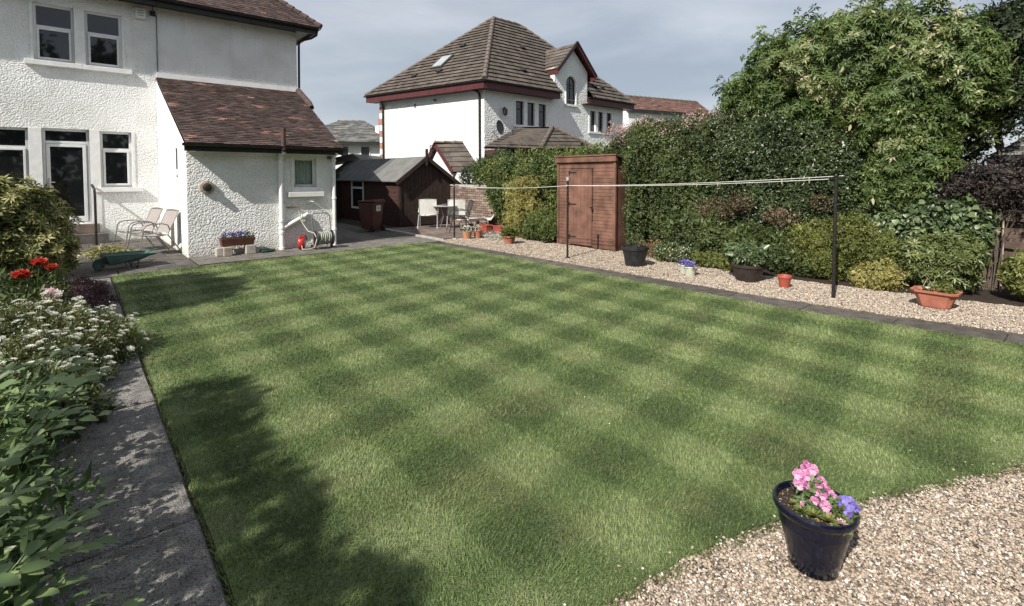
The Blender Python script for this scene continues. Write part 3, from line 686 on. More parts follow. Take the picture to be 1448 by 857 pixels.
def pebbles(name, P, r0, r1, hi, z=.0):
    n = len(P); base, fc = (ico, icf) if hi else (octa, ocf); k = len(base)
    r = rng.uniform(r0, r1, n); sc = np.column_stack([r * rng.uniform(.8, 1.4, n), r * rng.uniform(.6, 1.0, n), r * rng.uniform(.4, .75, n)])
    V = base[None] * sc[:, None] * (1 + rng.uniform(-.22, .22, (n, k, 1)))
    a = rng.random(n) * 6.283; t = rng.normal(size=n) * .35
    ct, st = np.cos(t)[:, None], np.sin(t)[:, None]; y = V[..., 1] * ct - V[..., 2] * st; zz = V[..., 1] * st + V[..., 2] * ct
    ca, sa = np.cos(a)[:, None], np.sin(a)[:, None]; X = V[..., 0] * ca - y * sa; Y = V[..., 0] * sa + y * ca
    V = np.stack([X, Y, zz], -1); V[..., 0] += P[:, 0:1]; V[..., 1] += P[:, 1:2]; V[..., 2] += (z + rng.uniform(0, .008, n) + wobble(P, .003))[:, None]
    idx = (np.arange(n)[:, None] * k + fc[None]).ravel()
    var = np.repeat(rng.random(n), k)
    return np_mesh(name, V.reshape(-1, 3), 3, idx, PEB, var, None, smooth=hi, kind='stuff')
P = scatter(G1, 19000, 0, 3.6, .5); P = P[(P[:, 0] - .8 > 0) & (np.hypot(P[:, 0] - 2.325, P[:, 1] - .735) > .094)]
tag(pebbles('gravel', P, .0042, .0088, True), 'mixed cream and tan pebbles filling the curved gravel path in the foreground', 'gravel')
P = scatter(G1, 11000, 3.6, 9, .5); tag(pebbles('gravel', P, .005, .009, False), 'tan pebbles of the foreground path farther along its curve', 'gravel')
P = np.concatenate([scatter(G2, 7500, 0, 8.2, .5), scatter(G2, 4200, 8.2, 20, .5)])
tag(pebbles('gravel', P, .0075, .0145, False), 'pale pebbles of the border in front of hedge and shed', 'gravel')
# stray stones in the grass by the path
P = edge_pts(CURVE[:12], 38, .045); P = P[inview(P)]
tag(pebbles('stray_pebbles', P, .005, .009, True, .012), 'stray pebbles scattered into the edge of the grass', 'gravel')

# ------------------------------------------------------------------ paving
def slab_mesh(name, w, d, m, v, h=.04, seed=1):
    rr = random.Random(seed); b = MB(); g = .007
    j = lambda: rr.uniform(-.004, .004)
    x0, x1, y0, y1 = -w / 2 + g, w / 2 - g, -d / 2 + g, d / 2 - g; c = .008
    b.hexa([(x0 + j(), y0 + j(), -h), (x1 + j(), y0 + j(), -h), (x1 + j(), y1 + j(), -h), (x0 + j(), y1 + j(), -h), (x0, y0, -c), (x1, y0, -c), (x1, y1, -c), (x0, y1, -c)], v)
    b.hexa([(x0, y0, -c), (x1, y0, -c), (x1, y1, -c), (x0, y1, -c), (x0 + c, y0 + c, j()), (x1 - c, y0 + c, j()), (x1 - c, y1 - c, j()), (x0 + c, y1 - c, j())], v)
    me = bpy.data.meshes.new(name); me.from_pydata(b.v, [], b.f)
    at = me.attributes.new('var', 'FLOAT', 'FACE'); at.data.foreach_set('value', b.a); me.materials.append(m); return me
def paving(name, x0, x1, y0, y1, nx, ny, m, z=.0, var=(0, 1), seed=1, stag=0, part='slab'):
    g = MB(); g.box(x0, x1, y0, y1, -.055, z - .012); root = tag(g.build(name, MORTAR, loc=(x0, y0, 0)), kind='structure')
    w, d = (x1 - x0) / nx, (y1 - y0) / ny; rr = random.Random(seed)
    ms = [slab_mesh(part, w, d, m, rr.uniform(*var), seed=seed * 10 + k) for k in range(5)]
    half = slab_mesh(part, w / 2, d, m, rr.uniform(*var), seed=seed * 10 + 9) if stag else None
    for j in range(ny):
        o = (j % 2) * stag
        xs = [(x0 + w * (i + .5), ms) for i in range(nx)] if not o else [(x0 + w * .25, [half])] + [(x0 + w * (i + 1), ms) for i in range(nx - 1)] + [(x1 - w * .25, [half])]
        for x, mm in xs:
            inst(part, rr.choice(mm), root, (x, y0 + d * (j + .5), z + rr.uniform(-.004, .003)), (rr.uniform(-.006, .006), rr.uniform(-.006, .006), rr.choice([0, math.pi]) + rr.uniform(-.008, .008)))
    return root
paving('side_path', -.26, .415, 1.1, 10.45, 1, 11, PATHM, .002, seed=3)
paving('patio', -2.4, 1.70, 10.5, 16.4, 7, 9, SLAB, .004, seed=4, stag=1)
paving('rear_path', 1.72, 7.05, 10.92, 12.0, 8, 2, SLAB, .003, seed=5, var=(.3, 1))
paving('carport_floor', 4.8, 7.05, 12.02, 17.4, 3, 8, SLAB, .001, seed=6, var=(.2, .8))
paving('seating_area', 7.18, 9.9, 11.2, 14.55, 5, 6, SLABR, .006, seed=7, stag=1)
# narrow strip between annex path and seating area
mb = MB(); mb.prism([(7.06, 10.75), (7.17, 11.0), (7.30, 14.4), (7.17, 14.4)], -.05, .03); mb.build('edging_strip', CONC)['kind'] = 'structure'
# dark strip between lawn and gravel border
root = tag(MB().prism([(6.64, 10.4), (6.64, 4.7), (6.64, 2.5), (6.95, .4), (7.37, -1.6), (7.44, -1.5), (7.43, .44), (7.19, 2.0), (7.07, 2.92), (7.05, 5), (7.01, 9.0), (6.92, 10.2)], -.05, -.012).build('lawn_edge_path', MORTAR), kind='structure')
edge_in = [(6.635, 10.45), (6.635, 4.7), (6.635, 2.5), (6.95, .4), (7.36, -1.5)]; edge_out = [(6.95, 10.45), (7.045, 4.7), (7.10, 2.5), (7.44, .4), (7.8, -1.5)]
def along(pl, y):
    for (x0, y0), (x1, y1) in zip(pl[:-1], pl[1:]):
        if y1 <= y <= y0: return x0 + (x1 - x0) * (y0 - y) / (y0 - y1)
    return pl[-1][0]
y = 10.45; k = 0; rr = random.Random(4)
while y > -1.3:
    y2 = max(y - .9, -1.5); g = .005; a = rr.random(); h = rr.uniform(-.003, .003) + .004
    b = MB(); q = [(along(edge_in, y2 + g), y2 + g), (along(edge_out, y2 + g), y2 + g), (along(edge_out, y - g), y - g), (along(edge_in, y - g), y - g)]
    b.prism(q, -.04, h, a); b.build('slab', KERBM, root, bevel=.006); y = y2; k += 1
# low concrete kerb at back of the lawn
# loose dirt and leaf litter on the side path
g_ = np.random.default_rng(5); n = 2600
P = np.column_stack([g_.uniform(-.2, .42, n), g_.uniform(1.2, 8, n)])
keep = (np.sin(P[:, 0] * 9 + 3 * np.sin(P[:, 1] * 2.1)) + np.sin(P[:, 1] * 5 + P[:, 0] * 4) + g_.normal(size=n) * .6 > .75) | (P[:, 0] > .38); P = P[keep]; n = len(P)
D = unit(np.column_stack([g_.normal(size=n), g_.normal(size=n), g_.normal(size=n) * .2])); N = unit(np.column_stack([g_.normal(size=(n, 2)) * .3, np.ones(n)]))
lit = leaves('leaf_litter', L_BROWN, None, np.column_stack([P, np.full(n, .008)]), D, N, g_.uniform(.006, .018, n), g_.uniform(.004, .009, n), g_.random(n) * .5)
tag(lit, 'small dry leaves and dirt scattered on the left path slabs', 'leaf litter')

# ================================================================== MAIN HOUSE
house = thing('house', 'white roughcast house with red-brown tiled annex beside the patio', 'house', (1.72, 16.4, 0))
F0 = Frame((0, 16.4, 0), (1, 0, 0), (0, -1, 0))
ops = [(-.63, .10, 4.38, 5.73), (.30, 1.02, 4.38, 5.73), (-2.1, -.78, 1.36, 2.78), (-.55, .32, .47, 2.80), (.52, 1.16, 1.36, 2.78)]
mb = MB(); wall_open(mb, F0, -8, 5.34, -.1, 6.2, ops)
mb.quad((5.34, 16.4, -.1), (5.34, 24, -.1), (5.34, 24, 6.2), (5.34, 16.4, 6.2)); mb.quad((-8, 24, -.1), (-8, 16.4, -.1), (-8, 16.4, 6.2), (-8, 24, 6.2))
mb.quad((5.34, 24, -.1), (-8, 24, -.1), (-8, 24, 6.2), (5.34, 24, 6.2)); mb.quad((-8, 16.4, 6.2), (5.34, 16.4, 6.2), (5.34, 24, 6.2), (-8, 24, 6.2))
wall = mb.build('wall', WHITE, house)
# smooth dressed surrounds
p = .014
for a, b, n0, z0, z1, nm in ((.10, .30, -.10, 4.38, 5.73, 'mullion'), (-.69, -.63, -.02, 4.38, 5.73, 'window_jamb'), (1.02, 1.08, -.02, 4.38, 5.73, 'window_jamb'), (-.78, -.55, -.10, .0, 2.79, 'door_jamb'), (.32, .52, -.10, .02, 2.80, 'door_jamb'), (1.16, 1.22, -.02, 1.36, 2.80, 'window_jamb')):
    s = MB(); s.fbox(F0, a, b, n0, p, z0, z1); s.build(nm, SMOOTHW, house, bevel=.004)
for a, b, z0, z1 in ((-.80, .235, 4.265, 4.38), (.238, 1.21, 4.262, 4.376), (-2.2, -.79, 1.245, 1.36), (.385, 1.36, 1.245, 1.36)):
    s = MB(); s.fbox(F0, a, b, -.10, .085, z0, z1); s.build('sill', SMOOTHW, house, bevel=.008)
for a, b, c, d, t in ((-.63, .10, 4.38, 5.73, 5.20), (.30, 1.02, 4.38, 5.73, 5.20), (-2.1, -.78, 1.36, 2.78, 2.33), (.52, 1.16, 1.36, 2.78, 2.33)):
    window(house, F0, a, b, c, d, t, opener=[0])
# door
d = MB(); d.fbox(F0, -.55, -.49, -.14, -.08, .47, 2.80); d.fbox(F0, .26, .32, -.14, -.08, .47, 2.80); d.fbox(F0, -.49, .26, -.14, -.08, 2.74, 2.80); d.fbox(F0, -.49, .26, -.14, -.08, 2.44, 2.50); d.fbox(F0, -.49, .26, -.14, -.08, .47, .52)
df = d.build('door_frame', UPVC, house, bevel=.004)
d = MB(); d.fbox(F0, -.49, .26, -.122, -.11, 2.50, 2.74); d.build('pane', GLASS, df)
d = MB(); w = .07; d.fbox(F0, -.485, -.485 + w, -.125, -.07, .53, 2.43); d.fbox(F0, .255 - w, .255, -.125, -.07, .53, 2.43); d.fbox(F0, -.485 + w, .255 - w, -.125, -.07, 2.43 - w, 2.43); d.fbox(F0, -.485 + w, .255 - w, -.125, -.07, .53, .53 + w * 1.8)
door = d.build('door', UPVC, house, bevel=.005)
d = MB(); d.fbox(F0, -.415, .185, -.11, -.098, .66, 2.36); d.build('pane', GLASS, door)
d = MB(); d.fbox(F0, -.46, -.435, -.07, -.055, 1.35, 1.6); d.tube([F0.p(-.447, -.05, 1.5), F0.p(-.447, -.02, 1.5), F0.p(-.34, -.02, 1.5)], .01, 6); d.build('handle', STEELW, door)
# steps
for a, b, n1, z0, z1 in ((-.85, .62, .42, .0, .24), (-.75, .46, .20, .241, .47)):
    s = MB(); s.fbox(F0, a, b, .005, n1, z0, z1); s.build('step', SLABR if a > -.8 else SLAB, house, bevel=.012)
# black handrail
s = MB(); s.tube([(.37, 15.56, 0), (.37, 15.56, 1.20), (.36, 15.58, 1.34), (.34, 15.66, 1.40), (.34, 16.36, 1.43)], .027, 8)
s.tube([(.37, 15.56, 0), (.37, 15.56, .03)], .05, 8)
s.build('handrail', POLE, house, smooth=True)
# eaves, gutter
g = MB()
g.box(-8.3, 5.80, 15.98, 16.02, 6.04, 6.22); g.box(5.76, 5.80, 16.02, 24.2, 6.04, 6.22); g.build('fascia', BLACKP, house)
g = MB(); g.box(-8.3, 5.76, 16.02, 16.39, 6.10, 6.13); g.box(5.35, 5.76, 16.39, 24, 6.10, 6.13); g.build('soffit', BLACKP, house)
def gutter(mb, a, b, r=.06, up=(0, 0, 1)):
    a = Vector(a); b = Vector(b); d = (b - a).normalized(); sd_ = d.cross(Vector(up)).normalized(); k = len(mb.v); n = 8
    for p in (a, b):
        for i in range(n + 1):
            t = math.pi + math.pi * i / n; mb.v.append(tuple(p + sd_ * math.cos(t) * r + Vector((0, 0, math.sin(t) * r))))
        for i in range(n + 1):
            t = 2 * math.pi - math.pi * i / n; mb.v.append(tuple(p + sd_ * math.cos(t) * r * .86 + Vector((0, 0, math.sin(t) * r * .86))))
    m_ = 2 * (n + 1)
    for i in range(m_): mb.f.append((k + i, k + (i + 1) % m_, k + m_ + (i + 1) % m_, k + m_ + i)); mb.a.append(.5)
    mb.f.append(tuple(range(k, k + m_))); mb.f.append(tuple(range(k + m_, k + 2 * m_))[::-1]); mb.a += [.5, .5]
g = MB(); gutter(g, (-8.3, 15.92, 6.22), (5.86, 15.92, 6.22), .06); gutter(g, (5.87, 15.9, 6.22), (5.87, 24, 6.22), .06); g.build('gutter', BLACKP, house)
g = MB(); g.tube([(5.84, 15.98, 6.18), (5.82, 16.0, 6.02), (5.70, 16.12, 5.93), (5.46, 16.36, 5.86), (5.42, 16.42, 5.75), (5.42, 16.46, 4.4)], .035, 8); g.build('downpipe', BLACKP, house, smooth=True)
# roof
PITCH = math.tan(R(42)); e0 = (-8.3, 15.90, 6.24); e1 = (5.90, 15.90, 6.24); dd = 4.0; top = 6.24 + dd * PITCH
r = MB(); courses(r, e0, e1, (5.90 - dd, 15.90 + dd, top), (-8.3 + dd, 15.90 + dd, top), .115, .165, .016, red=-.12, rs=5)
roof = r.build('roof', TILE, house, kind='stuff')
r = MB(); r.add([e0, e1, (5.9, 24, 6.24), (-8.3, 24, 6.24), (5.90 - dd, 19.9, top), (-8.3 + dd, 19.9, top)], [(0, 1, 4, 5), (1, 2, 4), (2, 3, 5, 4), (3, 0, 5)], .3)
r.build('roof_deck', TILE, house)
r = MB()
for i in range(26):
    a = Vector((5.92, 15.88, 6.26)).lerp(Vector((5.9 - dd, 15.9 + dd, top + .02)), i / 26); b = Vector((5.92, 15.88, 6.26)).lerp(Vector((5.9 - dd, 15.9 + dd, top + .02)), (i + 1.15) / 26)
    r.tube([a + Vector((0, 0, .02)), b], [.085, .07], 8, a=random.random() * .8)
r.build('hip_tiles', TILE, house, smooth=True)
# alarm box, hopper, cable, wall joint
s = MB(); s.fbox(F0, 1.31, 1.53, 0, .09, 5.73, 6.0); ab = s.build('alarm_box', SMOOTHW, house, bevel=.012)
s = MB()
for z in (5.80, 5.86, 5.92): s.fbox(F0, 1.36, 1.48, .09, .093, z, z + .016)
s.build('vent_slot', GREYB, ab)
s = MB(); s.fbox(F0, 1.62, 1.74, 0, .05, 5.86, 5.98); s.tube([F0.p(1.68, .03, 5.98), F0.p(1.68, .03, 6.1)], .008, 6); s.build('junction_box', BLACKP, house)
s = MB(); s.tube([F0.p(1.76, .012, .1), F0.p(1.755, .012, 3), F0.p(1.76, .012, 5.9)], .010, 6); s.build('cable', GREYB, house)
# --- annex
FA = Frame((0, 12.0, 0), (1, 0, 0), (0, -1, 0)); AX0, AX1 = 1.72, 4.77
mb = MB(); aop = [(3.80, 4.31, 1.40, 2.07)]
wall_open(mb, FA, AX0, AX1, -.1, 2.24, aop)
S0 = lambda y: 2.24 + (y - 12) / 4.4 * 1.93
mb.add([(AX0, 12, -.1), (AX0, 16.39, -.1), (AX0, 16.39, S0(16.39)), (AX0, 12, 2.24)], [(0, 3, 2, 1)])
mb.add([(AX1, 12, -.1), (AX1, 16.39, -.1), (AX1, 16.39, S0(16.39)), (AX1, 12, 2.24)], [(0, 1, 2, 3)])
mb.build('annex_wall', WHITE, house)
mb = MB(); mb.fbox(FA, 3.60, 4.50, -.02, .012, 1.36, 2.2); wall_o = MB()
s = MB(); s.fbox(FA, 3.75, 3.80, -.02, .010, 1.29, 2.11); s.fbox(FA, 4.31, 4.36, -.02, .010, 1.29, 2.11); s.fbox(FA, 3.80, 4.31, -.02, .010, 2.07, 2.11); s.build('annex_surround', SMOOTHW, house, bevel=.004)
s = MB(); s.fbox(FA, 3.66, 4.46, -.10, .09, 1.175, 1.285); s.fbox(FA, 3.80, 4.31, -.15, .012, 1.286, 1.40); s.build('sill', SMOOTHW, house, bevel=.006)
aw = window(house, FA, 3.80, 4.31, 1.40, 2.07, None, glass=CLEAR, name='window')
s = MB(); k = 40; pts = []
for i in range(k + 1):
    t = i / k; pts.append((3.85 + .41 * t, 12.20 + .014 * math.sin(t * 62) + .008 * math.sin(t * 27)))
for i in range(k): s.quad((pts[i][0], pts[i][1], 1.44), (pts[i + 1][0], pts[i + 1][1], 1.44), (pts[i + 1][0], pts[i + 1][1], 2.03), (pts[i][0], pts[i][1], 2.03))
s.build('curtain', CURT, aw, smooth=True)
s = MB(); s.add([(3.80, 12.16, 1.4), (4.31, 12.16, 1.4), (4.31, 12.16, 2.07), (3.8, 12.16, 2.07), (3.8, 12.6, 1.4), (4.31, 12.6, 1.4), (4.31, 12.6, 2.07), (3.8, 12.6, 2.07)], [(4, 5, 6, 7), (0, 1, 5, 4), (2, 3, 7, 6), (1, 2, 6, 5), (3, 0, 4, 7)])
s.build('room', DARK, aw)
# annex roof
a0 = (1.68, 11.72, 2.31); a1 = (4.86, 11.72, 2.31); a2 = (5.36, 16.38, 4.26); a3 = (1.70, 16.38, 4.26)
r = MB(); courses(r, a0, a1, a2, a3, .112, .165, .017, red=.22, rs=11, jit=.006); r.build('annex_roof', TILE, house, kind='stuff')
r = MB(); r.hexa([(1.70, 11.75, 2.26), (4.84, 11.75, 2.26), (5.34, 16.38, 4.20), (1.72, 16.38, 4.20), (1.70, 11.75, 2.305), (4.84, 11.75, 2.305), (5.34, 16.38, 4.25), (1.72, 16.38, 4.25)], .3); r.build('roof_deck', TILE, house)
r = MB(); r.bar((1.72, 16.37, 4.33), (5.36, 16.37, 4.33), .06, .14); r.build('flashing', SMOOTHW, house)
r = MB(); r.tube([(5.36, 16.36, 4.3), (5.22, 15.0, 3.75), (5.18, 14.7, 3.60)], [.09, .085, .07], 8, a=.5); r.build('hip_tiles', TILE, house, smooth=True)
g = MB(); g.box(1.66, 4.86, 11.76, 11.79, 2.15, 2.30); g.build('fascia', BLACKP, house)
g = MB(); gutter(g, (1.62, 11.70, 2.30), (4.90, 11.70, 2.30), .055); g.build('gutter', BLACKP, house)
g = MB(); g.box(1.70, 4.84, 11.79, 11.99, 2.17, 2.19); g.build('soffit', SMOOTHW, house)
def pipe(x, ztop, n_off=.07, joints=(), r=.038, m=SMOOTHW, top=True, nm='downpipe'):
    g = MB(); y = 12.0 - n_off
    path = [(x, y, -.01), (x, y, ztop)]
    if top: path += [(x, y - .01, ztop + .06), (x + .02, 11.76, ztop + .13)]
    g.tube(path, r, 10)
    for z in joints: g.tube([(x, y, z), (x, y, z + .05)], r + .014, 10)
    return g.build(nm, m, house, smooth=True)
pipe(3.50, 2.06, joints=(.0, .36, .47, .62, 1.92, 2.04), r=.050)
pipe(4.70, 2.06, joints=(.36, 1.1, 2.0), r=.040)
g = MB(); g.tube([(3.50, 11.70, 2.22), (3.50, 11.69, 2.66)], [.052, .047], 10); g.tube([(3.50, 11.69, 2.66), (3.50, 11.69, 2.70)], .055, 10); g.build('vent_pipe', mat('brown_pipe', (.10, .06, .05), .6, (.07, .045, .04), 9), house, smooth=True)
g = MB(); g.tube([(3.52, 11.93, .46), (3.60, 11.93, .52), (4.02, 11.93, .74), (4.08, 11.97, .77)], .045, 10); g.tube([(3.96, 11.93, .71), (4.02, 11.93, .74)], .06, 10); g.build('waste_pipe', SMOOTHW, house, smooth=True)
# boiler flue
g = MB(); ring = [(.125, 0), (.135, .03), (.105, .045), (.075, .05), (.068, .02)]
Mx = Matrix.Rotation(R(90), 3, 'X'); g.lathe([(.13, 0), (.14, .02), (.13, .05), (.085, .06), (.08, .03)], 20, (2.07, 12.0, 1.42), M=Mx); fl = g.build('flue_plate', SANDST, house, smooth=True)
g = MB(); g.lathe([(.078, 0), (.078, .10), (.055, .14), (.03, .145), (0, .145)], 16, (2.07, 12.0, 1.42), M=Mx); g.build('flue', IRON, fl, smooth=True)
# tap on wall
g = MB(); g.tube([(3.42 + .2, 11.98, 1.0 - .06), (3.86, 11.95, .95)], .014, 6); g.tube([(3.86, 11.97, .95), (3.86, 11.90, .95), (3.86, 11.89, .86)], .016, 6); g.tube([(3.83, 11.92, 1.0), (3.89, 11.92, 1.0)], .008, 6); g.build('tap', mat('brass', (.35, .28, .16), .4, (.2, .15, .1), 20, metal=.6), house, smooth=True)
g = MB(); g.tube([(4.12, 11.97, 1.07), (4.2, 11.9, 1.06), (4.42, 11.92, .88), (4.5, 11.95, .86)], .008, 6); g.fbox(FA, 4.08, 4.17, 0, .04, 1.02, 1.10); g.build('cable', SMOOTHW, house)
# slot window and small fittings on the annex side wall (faces the patio)
FSd = Frame((1.72, 12.0, 0), (0, 1, 0), (-1, 0, 0))
g = MB(); g.fbox(FSd, 1.12, 1.20, -.0, .02, 1.80, 2.26); g.build('pipe_chase', GREYB, house)
g = MB(); g.fbox(FSd, 1.10, 1.34, 0, .035, 1.66, 1.78); g.build('vent_cover', SMOOTHW, house, bevel=.006)
g = MB(); g.fbox(FSd, .98, 1.08, 0, .03, 1.12, 1.25); g.build('socket_cover', SMOOTHW, house, bevel=.006)
g = MB(); g.fbox(FA, 4.57, 4.64, 0, .09, 2.05, 2.12); g.build('lamp', GREYB, house, bevel=.01)

# ================================================================== GARDEN SHED (tall, red-brown)
SX, SY0, SY1 = 8.88, 6.80, 8.55
shed = thing('garden_shed', 'tall red-brown wooden shed with a single door on the gravel', 'shed', (SX, 7.68, 0))
mb = MB(); mb.box(SX + .02, SX + .50, SY0 + .02, SY1 - .02, .0, 2.02); mb.build('carcass', SHEDW, shed)
FS = Frame((SX, SY1, 0), (0, -1, 0), (-1, 0, 0)); W_ = SY1 - SY0
door0, door1 = .42, 1.10; nb = 25; pitch_ = 1.96 / nb
def plank_mesh(w):
    b = MB(); h = pitch_
    b.hexa([(0, -.014, 0), (w, -.014, 0), (w, .0, 0), (0, .0, 0), (0, -.006, h * .985), (w, -.006, h * .985), (w, 0, h * .985), (0, 0, h * .985)])
    me = bpy.data.meshes.new('plank'); me.from_pydata(b.v, [], b.f); me.materials.append(SHEDW); return me
rotF = -math.pi / 2
pmL, pmR, pmT = plank_mesh(door0 - .06), plank_mesh(W_ - door1 - .07), plank_mesh(W_ - .13)
for i in range(nb):
    z = .03 + i * pitch_
    if z > 1.78: inst('plank', pmT, shed, FS.p(.06, 0, z), (0, 0, rotF)); continue
    inst('plank', pmL, shed, FS.p(.06, 0, z), (0, 0, rotF)); inst('plank', pmR, shed, FS.p(door1 + .01, 0, z), (0, 0, rotF))
for a in (0, W_ - .055):
    s = MB(); s.fbox(FS, a, a + .055, -.02, .03, 0, 2.0); s.build('corner_post', SHEDW, shed, bevel=.003)
s = MB(); s.fbox(FS, door0 + .005, door1 - .005, .0, .022, .05, 1.82); dr = s.build('door', SHEDW, shed, bevel=.003)
for i in range(6):
    s = MB(); a = door0 + .01 + i * (door1 - door0 - .02) / 6; s.fbox(FS, a + .002, a + (door1 - door0 - .02) / 6 - .002, .022, .034, .06, 1.81); s.build('board', SHEDW, dr)
for z in (.22, .98, 1.72):
    s = MB(); s.fbox(FS, door0 - .01, door0 + .20, .034, .042, z, z + .028); s.fbox(FS, door0 - .03, door0 + .01, .024, .046, z - .02, z + .05); s.build('hinge', IRON, dr)
s = MB(); s.fbox(FS, door1 - .06, door1 + .03, .036, .05, .93, .955); s.fbox(FS, door1 - .005, door1 + .035, .03, .06, .86, .92); s.build('padlock', IRON, dr, bevel=.004)
s = MB(); s.fbox(FS, door1 - .005, door1 + .012, -.002, .012, .04, .60); s.build('trim', SHEDW, shed)
s = MB(); s.fbox(FS, -.03, W_ + .03, .0, .07, 1.97, 2.10); s.build('eave_board', SHEDW, shed, bevel=.004)
s = MB(); s.hexa([(SX - .09, SY0 - .05, 2.10), (SX - .09, SY1 + .05, 2.10), (SX + .58, SY1 + .05, 1.95), (SX + .58, SY0 - .05, 1.95), (SX - .09, SY0 - .05, 2.13), (SX - .09, SY1 + .05, 2.13), (SX + .58, SY1 + .05, 1.98), (SX + .58, SY0 - .05, 1.98)]); s.build('roof', SHEDW, shed)

# ================================================================== DARK TIMBER GARAGE
gar = thing('timber_garage', 'dark brown timber garage with felt roof behind the garden chairs', 'garage', (7.95, 14.7, 0))
GX0, GX1, GY = 7.93, 10.02, 14.72; AP = (8.87, 2.27); EZ = 1.52
FG = Frame((0, GY, 0), (1, 0, 0), (0, -1, 0))
mb = MB(); mb.add([(GX0, GY, 0), (GX1, GY, 0), (GX1, GY, 1.45), (AP[0], GY, AP[1] - .08), (GX0, GY, EZ)], [(0, 1, 2, 3, 4)]); mb.build('gable_wall', DKWOOD, gar)
for i in range(15):
    a = GX0 + i * (GX1 - GX0) / 15; b = a + (GX1 - GX0) / 15 - .008
    h = lambda x: (EZ + (AP[1] - .08 - EZ) * (x - GX0) / (AP[0] - GX0)) if x < AP[0] else (AP[1] - .08 + (1.45 - AP[1] + .08) * (x - AP[0]) / (GX1 - AP[0]))
    s = MB(); s.hexa([(a, GY - .018, .03), (b, GY - .018, .03), (b, GY - .001, .03), (a, GY - .001, .03), (a, GY - .018, h(a) - .01), (b, GY - .018, h(b) - .01), (b, GY - .001, h(b) - .01), (a, GY - .001, h(a) - .01)])
    s.build('board', DKWOOD, gar, bevel=.002)
FGs = Frame((GX0, GY, 0), (0, 1, 0), (-1, 0, 0))
mb = MB(); wall_open(mb, FGs, 0, 6.2, 0, 1.56, [(2.65, 3.65, .45, 1.50)], deep=.08); mb.build('side_wall', REDWOOD, gar)
for j in range(11):
    z = .03 + j * .137
    for a, b in ((.02, 2.60), (3.70, 6.15)) if .40 < z < 1.5 else ((.02, 6.15),):
        s = MB(); s.fbox(FGs, a, b, .001, .016, z, z + .128); s.build('plank', REDWOOD, gar, bevel=.002)
window(gar, FGs, 2.62, 3.68, .45, 1.52, 1.22, w=.07, deep=.0, name='window')
# roof: two slopes
def slope(x0, z0, x1, z1, ya, yb, m, nm, t=.04):
    s = MB(); s.hexa([(x0, ya, z0), (x1, ya, z1), (x1, yb, z1), (x0, yb, z0), (x0, ya, z0 + t), (x1, ya, z1 + t), (x1, yb, z1 + t), (x0, yb, z0 + t)]); return s.build(nm, m, gar, bevel=.004)
slope(7.76, 1.46, AP[0], AP[1], GY - .14, 16.6, FELT2, 'roof'); slope(7.76, 1.459, AP[0], AP[1] - .001, 16.602, 21, FELT, 'roof')
slope(AP[0], AP[1] + .001, 10.25, 1.36, GY - .14, 21, FELT, 'roof')
for (x0, z0), (x1, z1) in (((7.74, 1.40), AP), (AP, (10.3, 1.31))):
    s = MB(); s.bar((x0, GY - .16, z0), (x1, GY - .16, z1 - .02), .025, .12); s.build('barge_board', DKWOOD, gar)
s = MB(); s.box(8.83, 8.91, GY - .19, GY - .13, 2.0, 2.55); s.build('finial', DKWOOD, gar, bevel=.005)
s = MB(); s.box(GX0 - .02, GX0 + .05, GY - .05, GY - .02, 0, 1.5); s.build('corner_post', DKWOOD, gar)
# second felted shed behind, and carport clutter
sh2 = thing('lean_to_shed', 'low dark shed with ribbed felt roof behind the house annex', 'shed', cw(-6.8, 21))
s = MB(); pA, pB, pC, pD = cw(-7.4, 19.8, 1.95), cw(-6.75, 21.6, 2.72), cw(-5.9, 21.6, 2.50), cw(-6.2, 19.6, 2.1)
aa = [cw(-8.5, 19.8, 1.75), cw(-6.05, 19.8, 1.75), cw(-6.05, 24, 1.75), cw(-8.5, 24, 1.75)]
s.add([cw(-9, 19.6, 1.9), cw(-6.62, 21.0, 2.58), cw(-6.2, 24, 2.58), cw(-9.2, 23, 1.9), cw(-5.6, 20.6, 1.95), cw(-5.3, 23, 1.95)], [(0, 1, 2, 3), (1, 4, 5, 2)]); s.build('roof', FELT, sh2)
s = MB(); s.prism([cw(-8.8, 20)[:2], cw(-6.2, 20.9)[:2], cw(-5.9, 23)[:2], cw(-8.8, 23)[:2]], 0, 1.93); s.build('wall', DKWOOD, sh2)
car = thing('timber_screen', 'dark timber screen closing the gap between annex and timber garage', 'fence', (6.3, 19.6, 0))
for i in range(16):
    s = MB(); s.box(4.82 + i * .195, 4.82 + i * .195 + .19, 19.55, 19.58, 0, 1.75); s.build('board', DKWOOD, car)
ap = thing('timber_pile', 'low dark heap of timber blocks stored between annex and timber garage', 'timber pile', (5.9, 16.2, 0))
for i in range(7):
    s = MB(); x = 5.35 + .25 * (i % 4); z = .0 + .12 * (i // 4); s.bar((x, 15.9 + .05 * i, z + .06), (x + .3, 16.6, z + .06), .12, .11); s.build('timber', BRNPL, ap)

